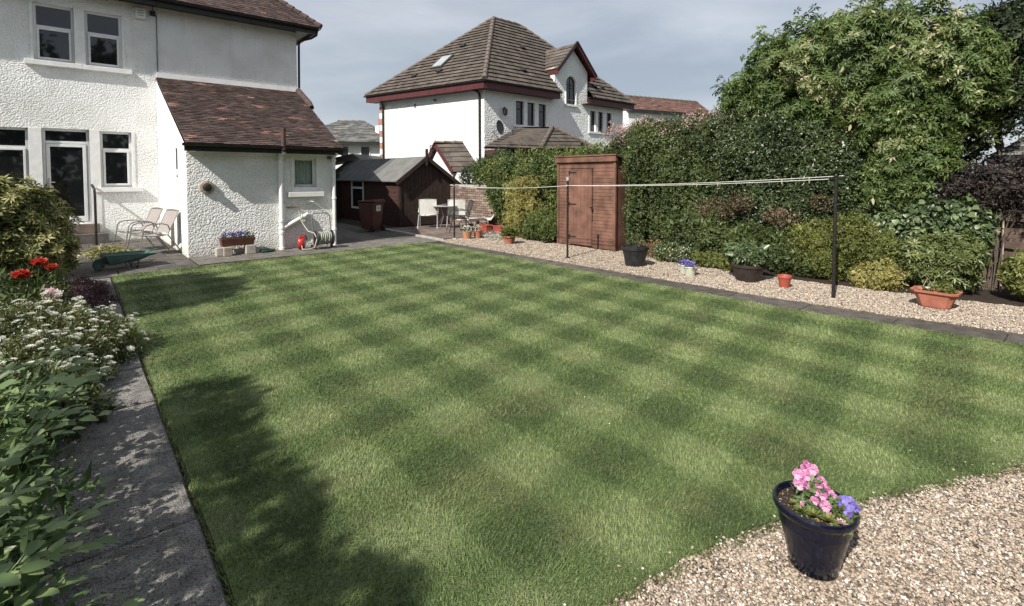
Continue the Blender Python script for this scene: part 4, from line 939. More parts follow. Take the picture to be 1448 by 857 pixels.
# ================================================================== NEIGHBOUR'S HOUSE (hipped roof, wallhead gable)
def p2(a): return Vector((a[0], a[1], 0))
Ew = Vector((-1.233, 22.576)); rt2 = Vector((.7436, .6687)); lt2 = Vector((-.8146, .5800))
def W3(v, z=0): return cw(v.x, v.y, z)
cO = Vector(W3(Ew)); cR = Vector(W3(Ew + rt2)) - cO; cL = Vector(W3(Ew + lt2)) - cO
NR = Vector((cR.y, -cR.x, 0)); NL = Vector((-cL.y, cL.x, 0))
if NR.dot(-cO) < 0: NR = -NR
if NL.dot(-cO) < 0: NL = -NL
FR = Frame(cO, cR, NR); FL = Frame(cO, cL, NL)
nb_ = thing('neighbour_house', 'large white house with hipped brown tile roof and arched gable window', 'house', tuple(cO))
LR, LL, HZ = 10.3, 6.95, 5.60
wins = [(1.88, 2.40), (2.63, 3.12), (3.39, 3.92), (7.32, 7.77), (8.00, 8.44), (8.74, 9.20)]
WZ = (4.07, 5.18)
# arched opening as polygon on the gable wall
mb = MB(); wall_open(mb, FR, 0, LR, 0, HZ, [(a, b, *WZ) for a, b in wins] + [(5.40, 6.10, 5.38, HZ)], deep=.12)
# gable part above the eaves: built round the arch
aT = [(5.75 + .35 * math.cos(t), 6.44 + .35 * math.sin(t)) for t in [math.pi - math.pi * i / 12 for i in range(13)]]
AL, AR = 4.52, 7.08
def gz(t): return 8.28 - abs(t - 5.85) * .88
mb.quad(FR.p(AL, 0, HZ), FR.p(5.40, 0, HZ), FR.p(5.40, 0, 6.44), FR.p(AL, 0, 6.44)); mb.quad(FR.p(6.10, 0, HZ), FR.p(AR, 0, HZ), FR.p(AR, 0, 6.44), FR.p(6.10, 0, 6.44))
ups = [(t, gz(t)) for t in [AL + (5.40 - AL) * i / 4 for i in range(4)]] + [(t, gz(t)) for t, z in aT] + [(t, gz(t)) for t in [6.10 + (AR - 6.10) * i / 4 for i in range(1, 5)]]
lows = [(t, 6.44) for t, _ in ups[:4]] + aT + [(t, 6.44) for t, _ in ups[17:]]
for i in range(len(ups) - 1): mb.quad(FR.p(lows[i][0], 0, lows[i][1]), FR.p(lows[i + 1][0], 0, lows[i + 1][1]), FR.p(ups[i + 1][0], 0, ups[i + 1][1]), FR.p(ups[i][0], 0, ups[i][1]))
for i in range(12): mb.quad(FR.p(*[aT[i][0], 0, aT[i][1]]), FR.p(aT[i + 1][0], 0, aT[i + 1][1]), FR.p(aT[i + 1][0], -.12, aT[i + 1][1]), FR.p(aT[i][0], -.12, aT[i][1]))
for t in (5.40, 6.10): mb.quad(FR.p(t, 0, 5.38), FR.p(t, 0, 6.44), FR.p(t, -.12, 6.44), FR.p(t, -.12, 5.38))
# cheeks of the gable
for t in (AL, AR): mb.quad(FR.p(t, 0, HZ), FR.p(t, -2.6, HZ), FR.p(t, -2.6, 7.0), FR.p(t, 0, gz(t)))
mb.build('wall', WHITE2, nb_)
mb = MB(); mb.quad(FL.p(0, 0, 0), FL.p(LL, 0, 0), FL.p(LL, 0, HZ), FL.p(0, 0, HZ))
E2 = Ew + lt2 * LL; E3 = Ew + lt2 * LL + rt2 * LR; E4 = Ew + rt2 * LR
mb.quad(W3(E2), W3(E3), W3(E3, HZ), W3(E2, HZ)); mb.quad(W3(E3), W3(E4), W3(E4, HZ), W3(E3, HZ)); mb.build('wall', WHITE2, nb_)
FRM = mat('dark_window_frame', (.05, .03, .028), .4, (.035, .022, .02), 6)
for k, (a, b) in enumerate(wins):
    w = window(nb_, FR, a, b, WZ[0], WZ[1], 4.82 if k % 2 == 0 else None, fm=FRM, w=.045, deep=.10)
def surround(t0, t1):
    s = MB(); s.fbox(FR, t0, t1, -.02, .03, WZ[1] + .002, WZ[1] + .10); s.fbox(FR, t0 - .04, t1 + .04, -.02, .06, WZ[0] - .11, WZ[0] - .002); return s
for g0 in (0, 3):
    A_, B_ = wins[g0][0] - .11, wins[g0 + 2][1] + .11; s = surround(A_, B_)
    ed = [A_, wins[g0][0], wins[g0][1], wins[g0 + 1][0], wins[g0 + 1][1], wins[g0 + 2][0], wins[g0 + 2][1], B_]
    for i in range(0, 8, 2): s.fbox(FR, ed[i] + (.001 if i else 0), ed[i + 1] - .001, -.02, .028, WZ[0], WZ[1])
    s.build('window_surround', SMOOTHW, nb_)
s = MB(); s.add([FR.p(5.40, -.08, 5.38), FR.p(6.10, -.08, 5.38)] + [FR.p(t, -.08, z) for t, z in aT[::-1]], [tuple(range(15))]); aw_ = s.build('arched_window', GLASS, nb_)
s = MB(); s.fbox(FR, 5.73, 5.77, -.078, -.06, 5.38, 6.78); s.fbox(FR, 5.41, 6.09, -.077, -.062, 6.2, 6.235); s.tube([FR.p(t, -.07, z) for t, z in [(5.42, 5.4)] + [(5.75 + .33 * math.cos(q), 6.44 + .33 * math.sin(q)) for q in [math.pi - math.pi * i / 12 for i in range(13)]] + [(6.08, 5.4)]], .03, 6); s.build('glazing_bar', FRM, aw_)
s = MB(); s.tube([FR.p(t, .0, z) for t, z in [(5.36, 5.36)] + [(5.75 + .41 * math.cos(q), 6.44 + .41 * math.sin(q)) for q in [math.pi - math.pi * i / 14 for i in range(15)]] + [(6.16, 5.36)]], .05, 6); s.fbox(FR, 5.26, 6.26, 0, .08, 5.26, 5.36); s.build('window_surround', SMOOTHW, nb_)
# roof planes
EV = lambda a, b, z=5.83: W3(Vector((-1.2, 22.0)) + rt2 * a + lt2 * b, z)
E0, EL, ER, EB = EV(0, 0), EV(0, 7.95), EV(11.2, 0), EV(11.2, 7.95)
P1, P2 = cw(-1.01, 27.4, 10.08), cw(.44, 28.7, 10.08)
r = MB(); courses(r, EL, E0, P1, P1, .30, .26, .07, rs=2, jit=.001); 
def in_gable(p):
    d = p - FR.O; return 4.50 < d.dot(FR.T) < 7.12 and d.dot(FR.N) > -.05
courses(r, E0, ER, P2, P1, .30, .26, .07, rs=3, jit=.001, skip=in_gable); r.build('roof', CTILE, nb_, kind='stuff')

def eave_pt(t, n):   # point of the front roof plane above facade coordinates (t, n)
    b0 = Vector(E0); nn = (Vector(ER) - b0).cross(Vector(P1) - b0).normalized(); q = Vector(FR.p(t, n, 0)); q.z = b0.z - (nn.x * (q.x - b0.x) + nn.y * (q.y - b0.y)) / nn.z; return q
na = (Vector(E0) - FR.O).dot(FR.N) - .02
r = MB(); r.add([E0, eave_pt(4.52, na), eave_pt(4.52, -.03), eave_pt(7.08, -.03), eave_pt(7.08, na), ER, P2, P1], [tuple(range(8))], .4)
r.add([E0, ER, EB, EL, P1, P2], [(1, 2, 5), (2, 3, 4, 5), (3, 0, 4)], .4); r.build('roof_deck', CTILE, nb_)
def ridge(mb, a, b, r_=.11, step=.42):
    a = Vector(a); b = Vector(b); n = max(1, int((b - a).length / step))
    for i in range(n): mb.tube([a.lerp(b, i / n) + Vector((0, 0, .035)), a.lerp(b, min(1, (i + 1.12) / n))], [r_, r_ * .88], 8)
r = MB(); ridge(r, E0, P1, .12); r.build('ridge_tiles', RIDGE, nb_, smooth=True)
r = MB(); ridge(r, P1, P2, .10); ridge(r, ER, P2, .10); ridge(r, EL, P1, .09); r.build('ridge_tiles', RIDGE, nb_, smooth=True)
# fascia boards
def fas(a, b, z0=5.47, z1=5.80, nm='fascia', m=None):
    s = MB(); a = Vector(a); b = Vector(b); s.bar((a.x, a.y, (z0 + z1) / 2), (b.x, b.y, (z0 + z1) / 2), .04, z1 - z0); return s.build(nm, m or FASCIA, nb_)
fas(EV(.03, .04), EV(.03, 7.9)); fas(EV(.06, .03), EV(4.85, .03)); fas(EV(7.05, .03), EV(11.15, .03)); fas(EV(11.15, .05), EV(11.15, 7.9))
s = MB(); s.add([EV(.03, .03, 5.48), EV(.03, 7.9, 5.48), EV(.6, 7.9, 5.48), EV(.6, .6, 5.48), EV(4.85, .6, 5.48), EV(4.85, .03, 5.48)], [(0, 1, 2, 3), (0, 3, 4, 5)]); s.add([EV(7.05, .03, 5.48), EV(11.1, .03, 5.48), EV(11.1, .6, 5.48), EV(7.05, .6, 5.48)], [(0, 1, 2, 3)]); s.build('soffit', FASCIA, nb_)
for a, b in ((EV(-.03, -.03, 5.80), EV(-.03, 7.98, 5.80)), (EV(-.05, -.04, 5.80), EV(4.9, -.04, 5.80)), (EV(7.0, -.04, 5.80), EV(11.2, -.04, 5.80))):
    g = MB(); gutter(g, a, b, .06); g.build('gutter', BLACKP, nb_)
# wallhead gable roof
GA = 8.49
def gp(t, n, z): return FR.p(t, n, z)
dz = lambda t: GA - abs(t - 5.87) * 1.0
r = MB(); courses(r, gp(4.50, -3.6, 7.02), gp(4.50, .30, 7.02), gp(5.87, .30, GA), gp(5.87, -3.6, GA), .30, 3.0, .04, rs=8)
courses(r, gp(7.42, .30, 7.0), gp(7.42, -3.6, 7.0), gp(5.87, -3.6, GA), gp(5.87, .30, GA), .30, 3.0, .04, rs=9); r.build('dormer_roof', CTILE, nb_, kind='stuff')
r = MB(); r.add([gp(4.50, .30, 6.98), gp(5.87, .30, GA - .04), gp(5.87, -3.6, GA - .04), gp(4.50, -3.6, 6.98), gp(7.42, .30, 6.96), gp(7.42, -3.6, 6.96)], [(0, 1, 2, 3), (1, 4, 5, 2)]); r.build('roof_deck', FASCIA, nb_)
for (t0, z0), (t1, z1) in (((4.46, 6.90), (5.87, GA - .06)), ((5.87, GA - .06), (7.46, 6.88))):
    s = MB(); s.bar(gp(t0, .31, z0 + .03), gp(t1, .31, z1 + .03), .05, .17, up=(0, 0, 1)); s.build('barge_board', FASCIA, nb_)
    s = MB(); s.bar(gp(t0, .33, z0 + .12), gp(t1, .33, z1 + .12), .10, .06); s.build('verge_trim', BLACKP, nb_)
s = MB(); s.bar(gp(4.52, -1.7, 6.88), gp(4.52, .28, 6.88), .05, .24); s.bar(gp(7.38, -1.7, 6.86), gp(7.38, .28, 6.86), .05, .24); s.build('fascia', FASCIA, nb_)
# skylight, roof vents
def on_left_roof(t, k):   # t metres along the left eave from the near corner, k 0..1 up
    a = Vector(E0).lerp(Vector(EL), t / 7.95); return a.lerp(Vector(P1), k)
nL = (Vector(EL) - Vector(E0)).cross(Vector(P1) - Vector(E0)).normalized(); nL = nL if nL.z > 0 else -nL
uL = (Vector(P1) - Vector(E0).lerp(Vector(EL), .5)).normalized(); tL = (Vector(EL) - Vector(E0)).normalized()
c0 = on_left_roof(4.3, .34) + nL * .05
s = MB()
def plate(mb, c, tu, uu, nn, w, h, th):
    p = [c - tu * w / 2 - uu * h / 2, c + tu * w / 2 - uu * h / 2, c + tu * w / 2 + uu * h / 2, c - tu * w / 2 + uu * h / 2]; return mb.hexa([*p, *[q + nn * th for q in p]])
plate(s, c0, tL, uL, nL, .72, 1.05, .09); sk = s.build('skylight', GREYB, nb_)
s = MB(); plate(s, c0 + nL * .091, tL, uL, nL, .58, .88, .01); s.build('pane', mat('sky_glass', (.35, .37, .39), .08, (.3, .32, .34), 3, spec=.8), sk)
for t, k in ((5.6, .19), (3.8, .56), (3.55, .2)):
    s = MB(); plate(s, on_left_roof(t, k) + nL * .04, tL, uL, nL, .28, .22, .10); s.build('roof_vent', BLACKP, nb_, bevel=.02)
nRr = (Vector(ER) - Vector(E0)).cross(Vector(P1) - Vector(E0)).normalized(); nRr = nRr if nRr.z > 0 else -nRr
uR = nRr.cross((Vector(ER) - Vector(E0)).normalized()); uR = uR if uR.z > 0 else -uR; tR = (Vector(ER) - Vector(E0)).normalized()
for t, h in ((3.05, 1.2), (4.3, 3.3), (8.9, 1.0), (8.2, .95)):
    s = MB(); plate(s, Vector(E0) + tR * t + uR * h + nRr * .04, tR, uR, nRr, .28, .22, .10); s.build('roof_vent', BLACKP, nb_, bevel=.02)
# downpipes
s = MB(); s.tube([FL.p(.75, .40, 5.74), FL.p(.70, .38, 5.62), FL.p(.30, .12, 5.42), FL.p(.22, .07, 5.3), FL.p(.20, .07, 0)], .05, 8); s.build('downpipe', BLACKP, nb_, smooth=True)
s = MB(); s.tube([FL.p(6.45, .40, 5.74), FL.p(6.5, .3, 5.5), FL.p(6.66, .07, 5.3), FL.p(6.66, .07, 0)], .05, 8); s.build('downpipe', BLACKP, nb_, smooth=True)
# alternating quoins at the far end of the left wall
for i in range(17):
    w = .34 if i % 2 else .20; s = MB(); s.fbox(FL, LL - w, LL + .02, 0, .03, .3 + i * .31, .3 + i * .31 + .295); s.build('quoin', QUOINR if i % 2 else SMOOTHW, nb_)
# lamp, dish, small wall fittings
s = MB(); s.tube([FR.p(1.06, 0, 4.72), FR.p(1.06, .16, 4.80), FR.p(1.06, .2, 4.70)], .02, 6); s.lathe([(.03, .30), (.12, .22), (.10, .0), (.03, -.06)], 8, FR.p(1.06, .2, 4.46)); s.build('wall_lantern', IRON, nb_)
Md = Matrix.Rotation(math.atan2(NR.y, NR.x) + .35, 3, 'Z') @ Matrix.Rotation(R(80), 3, 'Y')
s = MB(); s.lathe([(0, -.06), (.15, -.045), (.27, -.0), (.33, .045), (.335, .055)], 24, FR.p(.50, .45, 3.80), M=Md); dsh = s.build('satellite_dish', GREYB, nb_, smooth=True)
s = MB(); s.tube([FR.p(.50, 0, 3.65), FR.p(.50, .42, 3.74)], .025, 6); s.tube([FR.p(.52, .45, 3.55), FR.p(.80, .95, 3.58)], .015, 6); s.box(*[v for c in zip(FR.p(.80, .95, 3.58), FR.p(.80, .95, 3.58)) for v in (c[0] - .04, c[1] + .04)]); s.build('dish_arm', GREYB, dsh)
for t, z in ((4.3, 5.1), (2.9, 5.22)):
    s = MB(); s.fbox(FL, t, t + .10, 0, .14, z, z + .10); s.build('floodlight', GREYB, nb_, bevel=.02)
s = MB(); s.tube([FL.p(3.0, .0, 3.10), FL.p(3.0, .35, 3.12), FL.p(3.0, .36, 2.6)], .03, 6); s.fbox(FL, 2.9, 3.1, .02, .14, 2.85, 3.05); s.build('wall_bracket', GREYB, nb_)
# single-storey bay roof in front of the facade
def bp_(t, n, z): return FR.p(t, n, z)
BZ, RZ = 2.86, 3.93
q0, q1, q2 = bp_(-1.75, 2.1, 2.78), bp_(1.45, 2.1, BZ), bp_(5.2, 2.1, 2.98); qr = bp_(3.6, .9, 3.93)
r = MB(); courses(r, bp_(-1.75, 2.15, 2.80), bp_(1.40, 2.15, 2.84), bp_(3.3, .9, 3.95), bp_(2.0, .02, 3.95), .26, 3.0, .04, rs=21)
courses(r, bp_(1.40, 2.15, 2.84), bp_(5.10, 2.15, 2.97), bp_(3.5, .92, 3.96), bp_(3.3, .9, 3.955), .26, 3.0, .04, rs=22)
courses(r, bp_(5.10, 2.15, 2.97), bp_(7.3, .8, 3.0), bp_(5.6, .02, 3.93), bp_(3.5, .92, 3.96), .26, 3.0, .04, rs=23)
r.add([bp_(2.0, -.1, 3.97), bp_(3.4, .95, 3.99), bp_(5.6, -.1, 3.96)], [(0, 1, 2)], .5); r.add([bp_(-1.75, 2.13, 2.76), bp_(1.40, 2.13, 2.80), bp_(5.1, 2.13, 2.93), bp_(7.3, .8, 2.96), bp_(5.6, -.05, 3.9), bp_(3.4, .9, 3.93), bp_(2.0, -.05, 3.9)], [(0, 1, 5, 6), (1, 2, 5), (2, 3, 4, 5)], .3)
r.build('bay_roof', CTILE, nb_, kind='stuff')
r = MB(); ridge(r, bp_(1.40, 2.15, 2.86), bp_(3.4, .92, 3.98), .11); ridge(r, bp_(5.10, 2.15, 2.99), bp_(3.45, .92, 3.98), .11); r.build('ridge_tiles', RIDGE, nb_, smooth=True)
g = MB(); gutter(g, bp_(-1.8, 2.22, 2.78), bp_(1.4, 2.22, 2.80), .055); gutter(g, bp_(1.4, 2.22, 2.80), bp_(5.15, 2.22, 2.92), .055); gutter(g, bp_(5.15, 2.22, 2.92), bp_(7.3, .85, 2.95), .055); g.build('gutter', BLACKP, nb_)
s = MB(); s.fbox(FR, .0, 5.6, .01, 1.75, 0, 2.8); s.build('bay_wall', REDWOOD, nb_)

# small gabled outbuilding in front of it
ob = thing('outbuilding', 'small white gabled outbuilding with tiled roof beyond the garage', 'outbuilding', cw(-2.7, 20.2, 0))
A0, A1 = Vector(cw(-3.17, 20.7, 3.00)), Vector(cw(-2.0, 20.7, 3.01)); B0, B1 = Vector(cw(-2.27, 19.3, 1.82)), Vector(cw(-1.18, 19.4, 1.85)); D0, D1 = Vector(cw(-3.8, 21.6, 1.98)), Vector(cw(-2.55, 21.8, 1.98))
r = MB(); courses(r, B0, B1, A1, A0, .30, 3, .04, rs=31); courses(r, D1, D0, A0, A1, .30, 3, .04, rs=32); r.build('roof', CTILE, ob, kind='stuff')
dn = Vector((0, 0, -.05)); r = MB(); r.add([B0 + dn, B1 + dn, A1 + dn, A0 + dn, D0 + dn, D1 + dn], [(0, 1, 2, 3), (3, 2, 5, 4)]); r.build('roof_deck', CTILE, ob)
s = MB(); wv = lambda v, f=0, z=None: Vector((v.x, v.y, v.z if z is None else z)) + (A1 - A0).normalized() * f
s.add([wv(B0, .18, 0), wv(A0, .18, 0), wv(D0, .18, 0), wv(D0, .18), wv(A0, .18, 2.78), wv(B0, .18)], [(0, 1, 4, 5), (1, 2, 3, 4)]); s.add([wv(B0, .18, 0), wv(B1, -.1, 0), wv(B1, -.1), wv(B0, .18)], [(0, 1, 2, 3)]); s.build('wall', SMOOTHW, ob)
for a, b in ((B0, A0), (A0, D0)):
    s = MB(); s.bar(a + Vector((0, 0, -.04)), b + Vector((0, 0, -.04)), .04, .17); s.build('barge_board', FASCIA, ob)
r = MB(); ridge(r, A0, A1, .07, .3); r.build('ridge_tiles', RIDGE, ob, smooth=True)

# far house at left
def far_house(nm, label, u0, d0, du, dd_, zE, zR, m, wall_m, wins_=(), chim=None, hip=True, ridge_in=.4):
    t = thing(nm, label, 'house', cw(u0, d0, 0)); A = Vector(cw(u0, d0, 0)); X = (Vector(cw(u0 + 1, d0 + du[1], 0)) - A).normalized() if False else (Vector(cw(u0 + du[0], d0 + du[1], 0)) - A); Y = Vector(cw(u0 + dd_[0], d0 + dd_[1], 0)) - A
    o = .04; q = lambda a, b, z: tuple(A + X * a + Y * b + Vector((0, 0, z)))
    s = MB(); ring = [(0, 0), (1, 0), (1, 1), (0, 1)]
    for i in range(4): s.quad(q(*ring[i], 0), q(*ring[(i + 1) % 4], 0), q(*ring[(i + 1) % 4], zE), q(*ring[i], zE))
    if not hip:
        for a in (0, 1): s.add([q(a, 0, zE), q(a, 1, zE), q(a, .5, zR - .05)], [(0, 1, 2)])
    s.build('wall', wall_m, t)
    r0, r1 = (ridge_in, 1 - ridge_in) if hip else (-.03, 1.03); r = MB(); e = [q(-.04, -.06, zE), q(1.04, -.06, zE), q(1.04, 1.06, zE), q(-.04, 1.06, zE)]; p, w = q(r0, .5, zR), q(r1, .5, zR)
    courses(r, e[0], e[1], w, p, .24, .5, .03, rs=41); courses(r, e[2], e[3], p, w, .24, .5, .03, rs=42)
    if hip: courses(r, e[1], e[2], w, w, .24, .5, .03, rs=43); courses(r, e[3], e[0], p, p, .24, .5, .03, rs=44)
    r.build('roof', m, t, kind='stuff')
    r = MB(); r.add([*e, p, w], [(0, 1, 5, 4), (2, 3, 4, 5)] + ([(1, 2, 5), (3, 0, 4)] if hip else [])); r.build('roof_deck', m, t)
    r = MB(); ridge(r, p, w, .09); r.build('ridge_tiles', RIDGE, t, smooth=True)
    g = MB(); g.bar(Vector(e[0]) - Vector((0, 0, .1)), Vector(e[1]) - Vector((0, 0, .1)), .08, .16); g.build('gutter', BLACKP, t)
    fr = Frame(A, X, -Y); L = X.length
    for a, b, c, d in wins_:
        f = MB(); f.fbox(fr, a * L, b * L, -.01, .05, c, d); fo = f.build('window', UPVC, t)
        f = MB(); f.fbox(fr, a * L + .06, b * L - .06, .03, .056, c + .06, d - .06); f.build('pane', GLASS, fo)
    if chim:
        a, b, z = chim; c = Vector(q(a, b, 0)); s = MB(); s.box(c.x - .3, c.x + .3, c.y - .3, c.y + .3, zE, z); ch = s.build('chimney', wall_m, t)
        s = MB(); s.lathe([(.14, z), (.11, z + .35), (.10, z + .35)], 10, (c.x, c.y, 0)); s.build('chimney_pot', TERRA, ch)
    return t
far_house('far_house', 'distant low house with mossy grey slate roof left of the neighbour house', -15.4, 34, (7.3, .6), (-.7, 8), 3.95, 5.75, SLATE, SMOOTHW, wins_=[(.70, .79, 2.9, 3.7), (.885, .925, 2.6, 3.6), (.52, .6, 2.9, 3.7)], hip=True, ridge_in=.36)
chn = thing('chimney_stack', 'white chimney stack with orange pots beside the big hipped roof', 'chimney', cw(-9.3, 36, 0))
s = MB(); c = Vector(cw(-9.35, 36, 0)); s.box(c.x - .25, c.x + .25, c.y - .25, c.y + .25, 0, 5.2); s.build('stack', SMOOTHW, chn)
s = MB(); s.lathe([(.13, 5.2), (.11, 5.75), (.09, 5.75)], 10, (c.x, c.y, 0)); s.lathe([(.13, 5.2), (.11, 5.7), (.09, 5.7)], 10, (c.x + .25, c.y - .2, 0)); s.build('chimney_pot', TERRA, chn)
far_house('far_house', 'distant white gabled house with red-brown roof above the pink-tipped hedge', 7.75, 33.8, (6.6, 3.2), (-.9, 3.2), 6.1, 7.25, CTRED, SMOOTHW, hip=False)
# brick outhouse at the right edge, slate roof
oh = thing('brick_outhouse', 'brick outhouse with grey slate roof at the right edge behind the trees', 'outhouse', (11.6, .6, 0))
s = MB(); s.box(11.5, 14.5, -3.2, .92, 0, 1.80); s.build('wall', MORTAR, oh)
bmm = MB(); bmm.box(-.014, .014, 0, .215, 0, .065); bme = []
for k in range(4):
    me = bpy.data.meshes.new('brick'); me.from_pydata(bmm.v, [], bmm.f); at = me.attributes.new('var', 'FLOAT', 'FACE'); at.data.foreach_set('value', [k / 3.] * 6); me.materials.append(BRICKM); bme.append(me)
for j in range(10):
    for i in range(11): inst('brick', bme[(i * 7 + j * 5) % 4], oh, (11.492, .69 - .227 * i - (.11 if j % 2 else 0), 1.02 + j * .077), (0, 0, 0))
r = MB(); courses(r, (11.25, 1.15, 1.98), (11.25, -3.4, 1.98), (12.9, -3.4, 2.85), (12.9, .1, 2.85), .16, .25, .018, rs=51); courses(r, (14.6, 1.15, 1.98), (11.25, 1.15, 1.98), (12.9, .1, 2.85), (12.95, .1, 2.85), .16, .25, .018, rs=52); r.build('roof', SLATE, oh, kind='stuff')
r = MB(); r.add([(11.25, 1.15, 1.96), (11.25, -3.4, 1.96), (12.9, -3.4, 2.83), (12.9, .1, 2.83), (14.6, 1.15, 1.96)], [(0, 1, 2, 3), (0, 3, 4)]); r.build('roof_deck', SLATE, oh)
g = MB(); g.box(11.22, 11.30, -3.4, 1.17, 1.84, 1.96); gutter(g, (11.2, 1.2, 1.94), (11.2, -3.4, 1.94), .05); g.build('gutter', BLACKP, oh)
s = MB(); s.box(11.44, 11.50, -.2, .5, 1.55, 1.68); s.build('lintel', CONC, oh)
s = MB(); s.box(11.46, 11.499, -.1, .42, .9, 1.55); s.build('window', DARK, oh)
# row of tall dark trees and a neighbour's roof behind the camera: seen mirrored in the windows

# ================================================================== BOUNDARY WALL AND FENCES
bw = thing('brick_wall', 'weathered brick wall behind the white lounger and table', 'wall', (10.0, 13, 0))
s = MB(); s.box(9.92, 10.12, 11.2, 15.6, 0, 1.30); s.build('core', MORTAR, bw)
wb = MB()
rr = random.Random(8)
for j in range(17):
    for i in range(20):
        yb = 11.22 + i * .215 + (.107 if j % 2 else 0); o = rr.uniform(0, .012); wb.box(9.905 - o, 9.925, yb, yb + .20, .01 + j * .0755, .01 + j * .0755 + .064, rr.random())
wb.build('bricks', BRICKM, bw, kind='stuff')
s = MB(); s.box(9.88, 10.16, 11.2, 15.6, 1.30, 1.36); s.build('coping', CONC, bw, bevel=.01)
fn = thing('slatted_fence', 'weathered brown horizontal slat fence behind two canes at the right edge', 'fence', (9.95, 1.0, 0))
for j in range(7):
    z = .05 + j * .145; s = MB(); o = random.uniform(-.008, .008); s.box(9.93 + o, 9.955 + o, -2.5, 2.9, z, z + .098); s.build('slat', FENCEW, fn, bevel=.003)
for yv in (2.85, .98, -.9):
    s = MB(); s.box(9.96, 10.04, yv - .04, yv + .04, 0, 1.15); s.build('post', FENCEW, fn, bevel=.004)
bf = thing('board_fence', 'tall dark boundary fence hidden behind the hedge', 'fence', (10.9, 5, 0))
s = MB(); s.box(10.89, 10.91, 2.6, 2.745, 0, 1.75); bo = s.build('board', DKWOOD, bf)
for i in range(1, 58): o = bpy.data.objects.new('board', bo.data); COL.objects.link(o); o.parent = bf; o.location = (0, i * .15, 0)
for yv, x in ((1.05, 9.80), (.83, 9.78)):
    s = MB(); s.tube([(x, yv, 0), (x - .01, yv - .01, .55), (x + .02, yv, 1.05)], .011, 6)
    tag(s.build('garden_cane', CANE, smooth=True, loc=(x, yv, 0)), 'bamboo cane standing against the slat fence, ' + ('the left of two' if yv > 1 else 'the right of two'), 'cane', 'canes against the fence')

# ================================================================== CLOTHES POLES AND LINE
def clothes_pole(x, y, h, label, knob=False, arm=None):
    t = thing('clothes_pole', label, 'pole', (x, y, 0), group='clothes poles along the gravel border')
    s = MB(); s.tube([(x, y, -.02), (x, y, h)], .0215, 12); s.build('shaft', POLE, t, smooth=True)
    s = MB(); s.lathe([(.055, 0), (.055, .015), (.03, .03)], 14, (x, y, 0)); s.build('socket', CONC if not knob else POLE, t, smooth=True)
    if knob:
        s = MB(); s.lathe([(.0, .06), (.028, .045), (.034, .01), (.028, -.02), (.0, -.03)], 12, (x, y, h + .02)); s.build('cap', STEELW, t, smooth=True)
        s = MB(); s.tube([(x - .05, y, h - .1), (x + .05, y, h - .1)], .02, 8); s.build('cleat', STEELW, t)
    else:
        a = Vector(arm); s = MB(); s.tube([Vector((x, y, h - .03)) - a, Vector((x, y, h - .03)) + a], .012, 8); s.build('cross_arm', POLE if not knob else STEELW, t)
        s = MB(); s.lathe([(.0, .02), (.033, .015), (.034, 0)], 12, (x, y, h)); s.build('cap', POLE, t, smooth=True)
    return t
clothes_pole(7.62, 2.25, 1.645, 'nearest black clothes pole in front of the yellow-green shrub', arm=(-.12, .05, 0))
clothes_pole(7.47, 6.92, 1.555, 'middle black clothes pole with pale cap in front of the shed door', knob=True)
clothes_pole(7.51, 10.98, 1.43, 'farthest black clothes pole beside the garden table', arm=(.12, -.05, 0))
def catenary(a, b, sag, n=14):
    a, b = Vector(a), Vector(b); return [a.lerp(b, i / n) - Vector((0, 0, sag * 4 * (i / n) * (1 - i / n))) for i in range(n + 1)]
for k, (a, b, c) in enumerate((((7.50, 2.30, 1.61), (7.43, 6.92, 1.46), (7.42, 11.0, 1.405)), ((7.74, 2.20, 1.655), (7.51, 6.92, 1.46), (7.60, 10.96, 1.405)))):
    s = MB(); s.tube(catenary(a, b, .035) + catenary(b, c, .06)[1:], .0045, 6); ln = s.build('clothes_line', CORD, smooth=True, loc=b)
    tag(ln, 'pale clothes line strung between the three poles, ' + ('the one nearer the lawn' if k == 0 else 'the one nearer the hedge'), 'clothes line', 'clothes lines between the poles')
pegm = MB(); pegm.hexa([(-.006, -.004, -.04), (.006, -.004, -.04), (.006, .004, -.04), (-.006, .004, -.04), (-.004, -.008, .03), (.004, -.008, .03), (.004, .008, .03), (-.004, .008, .03)])
peg0 = None
pts = catenary((7.50, 2.30, 1.61), (7.43, 6.92, 1.46), .035, 40)
for i in (2, 5, 13, 16):
    p = pts[i]
    if peg0 is None: peg0 = pegm.build('clothes_peg', CANE); peg0.location = p; pg = peg0
    else: pg = peg0.copy(); COL.objects.link(pg); pg.location = p
    tag(pg, ['wooden clothes peg closest to the nearest clothes pole', 'second wooden clothes peg from the nearest clothes pole', 'third wooden clothes peg from the nearest clothes pole', 'wooden clothes peg on the line farthest from the nearest pole'][(2, 5, 13, 16).index(i)], 'clothes peg', 'pegs on the clothes line')
# ================================================================== WHEELIE BIN
b = thing('wheelie_bin', 'brown wheelie bin with pale label beside the timber garage', 'bin', (6.72, 14.2, 0), R(205), world=False); b.scale = (.86, .86, .9)
s = MB(); s.hexa([(-.23, -.26, .10), (.23, -.26, .10), (.23, .22, .04), (-.23, .22, .04), (-.29, -.34, .96), (.29, -.34, .96), (.29, .32, .96), (-.29, .32, .96)]); s.build('body', BINBR, b, bevel=.02)
s = MB(); s.hexa([(-.31, -.36, .965), (.31, -.36, .965), (.31, .36, .985), (-.31, .36, .985), (-.29, -.30, 1.02), (.29, -.30, 1.02), (.29, .34, 1.07), (-.29, .34, 1.07)]); s.build('lid', BINBR, b, bevel=.015)
s = MB(); s.tube([(-.22, -.36, 1.0), (-.22, -.42, 1.0), (.22, -.42, 1.0), (.22, -.36, 1.0)], .014, 6); s.tube([(-.27, .38, .98), (.27, .38, .98)], .016, 6); s.build('handle', BINBR, b)
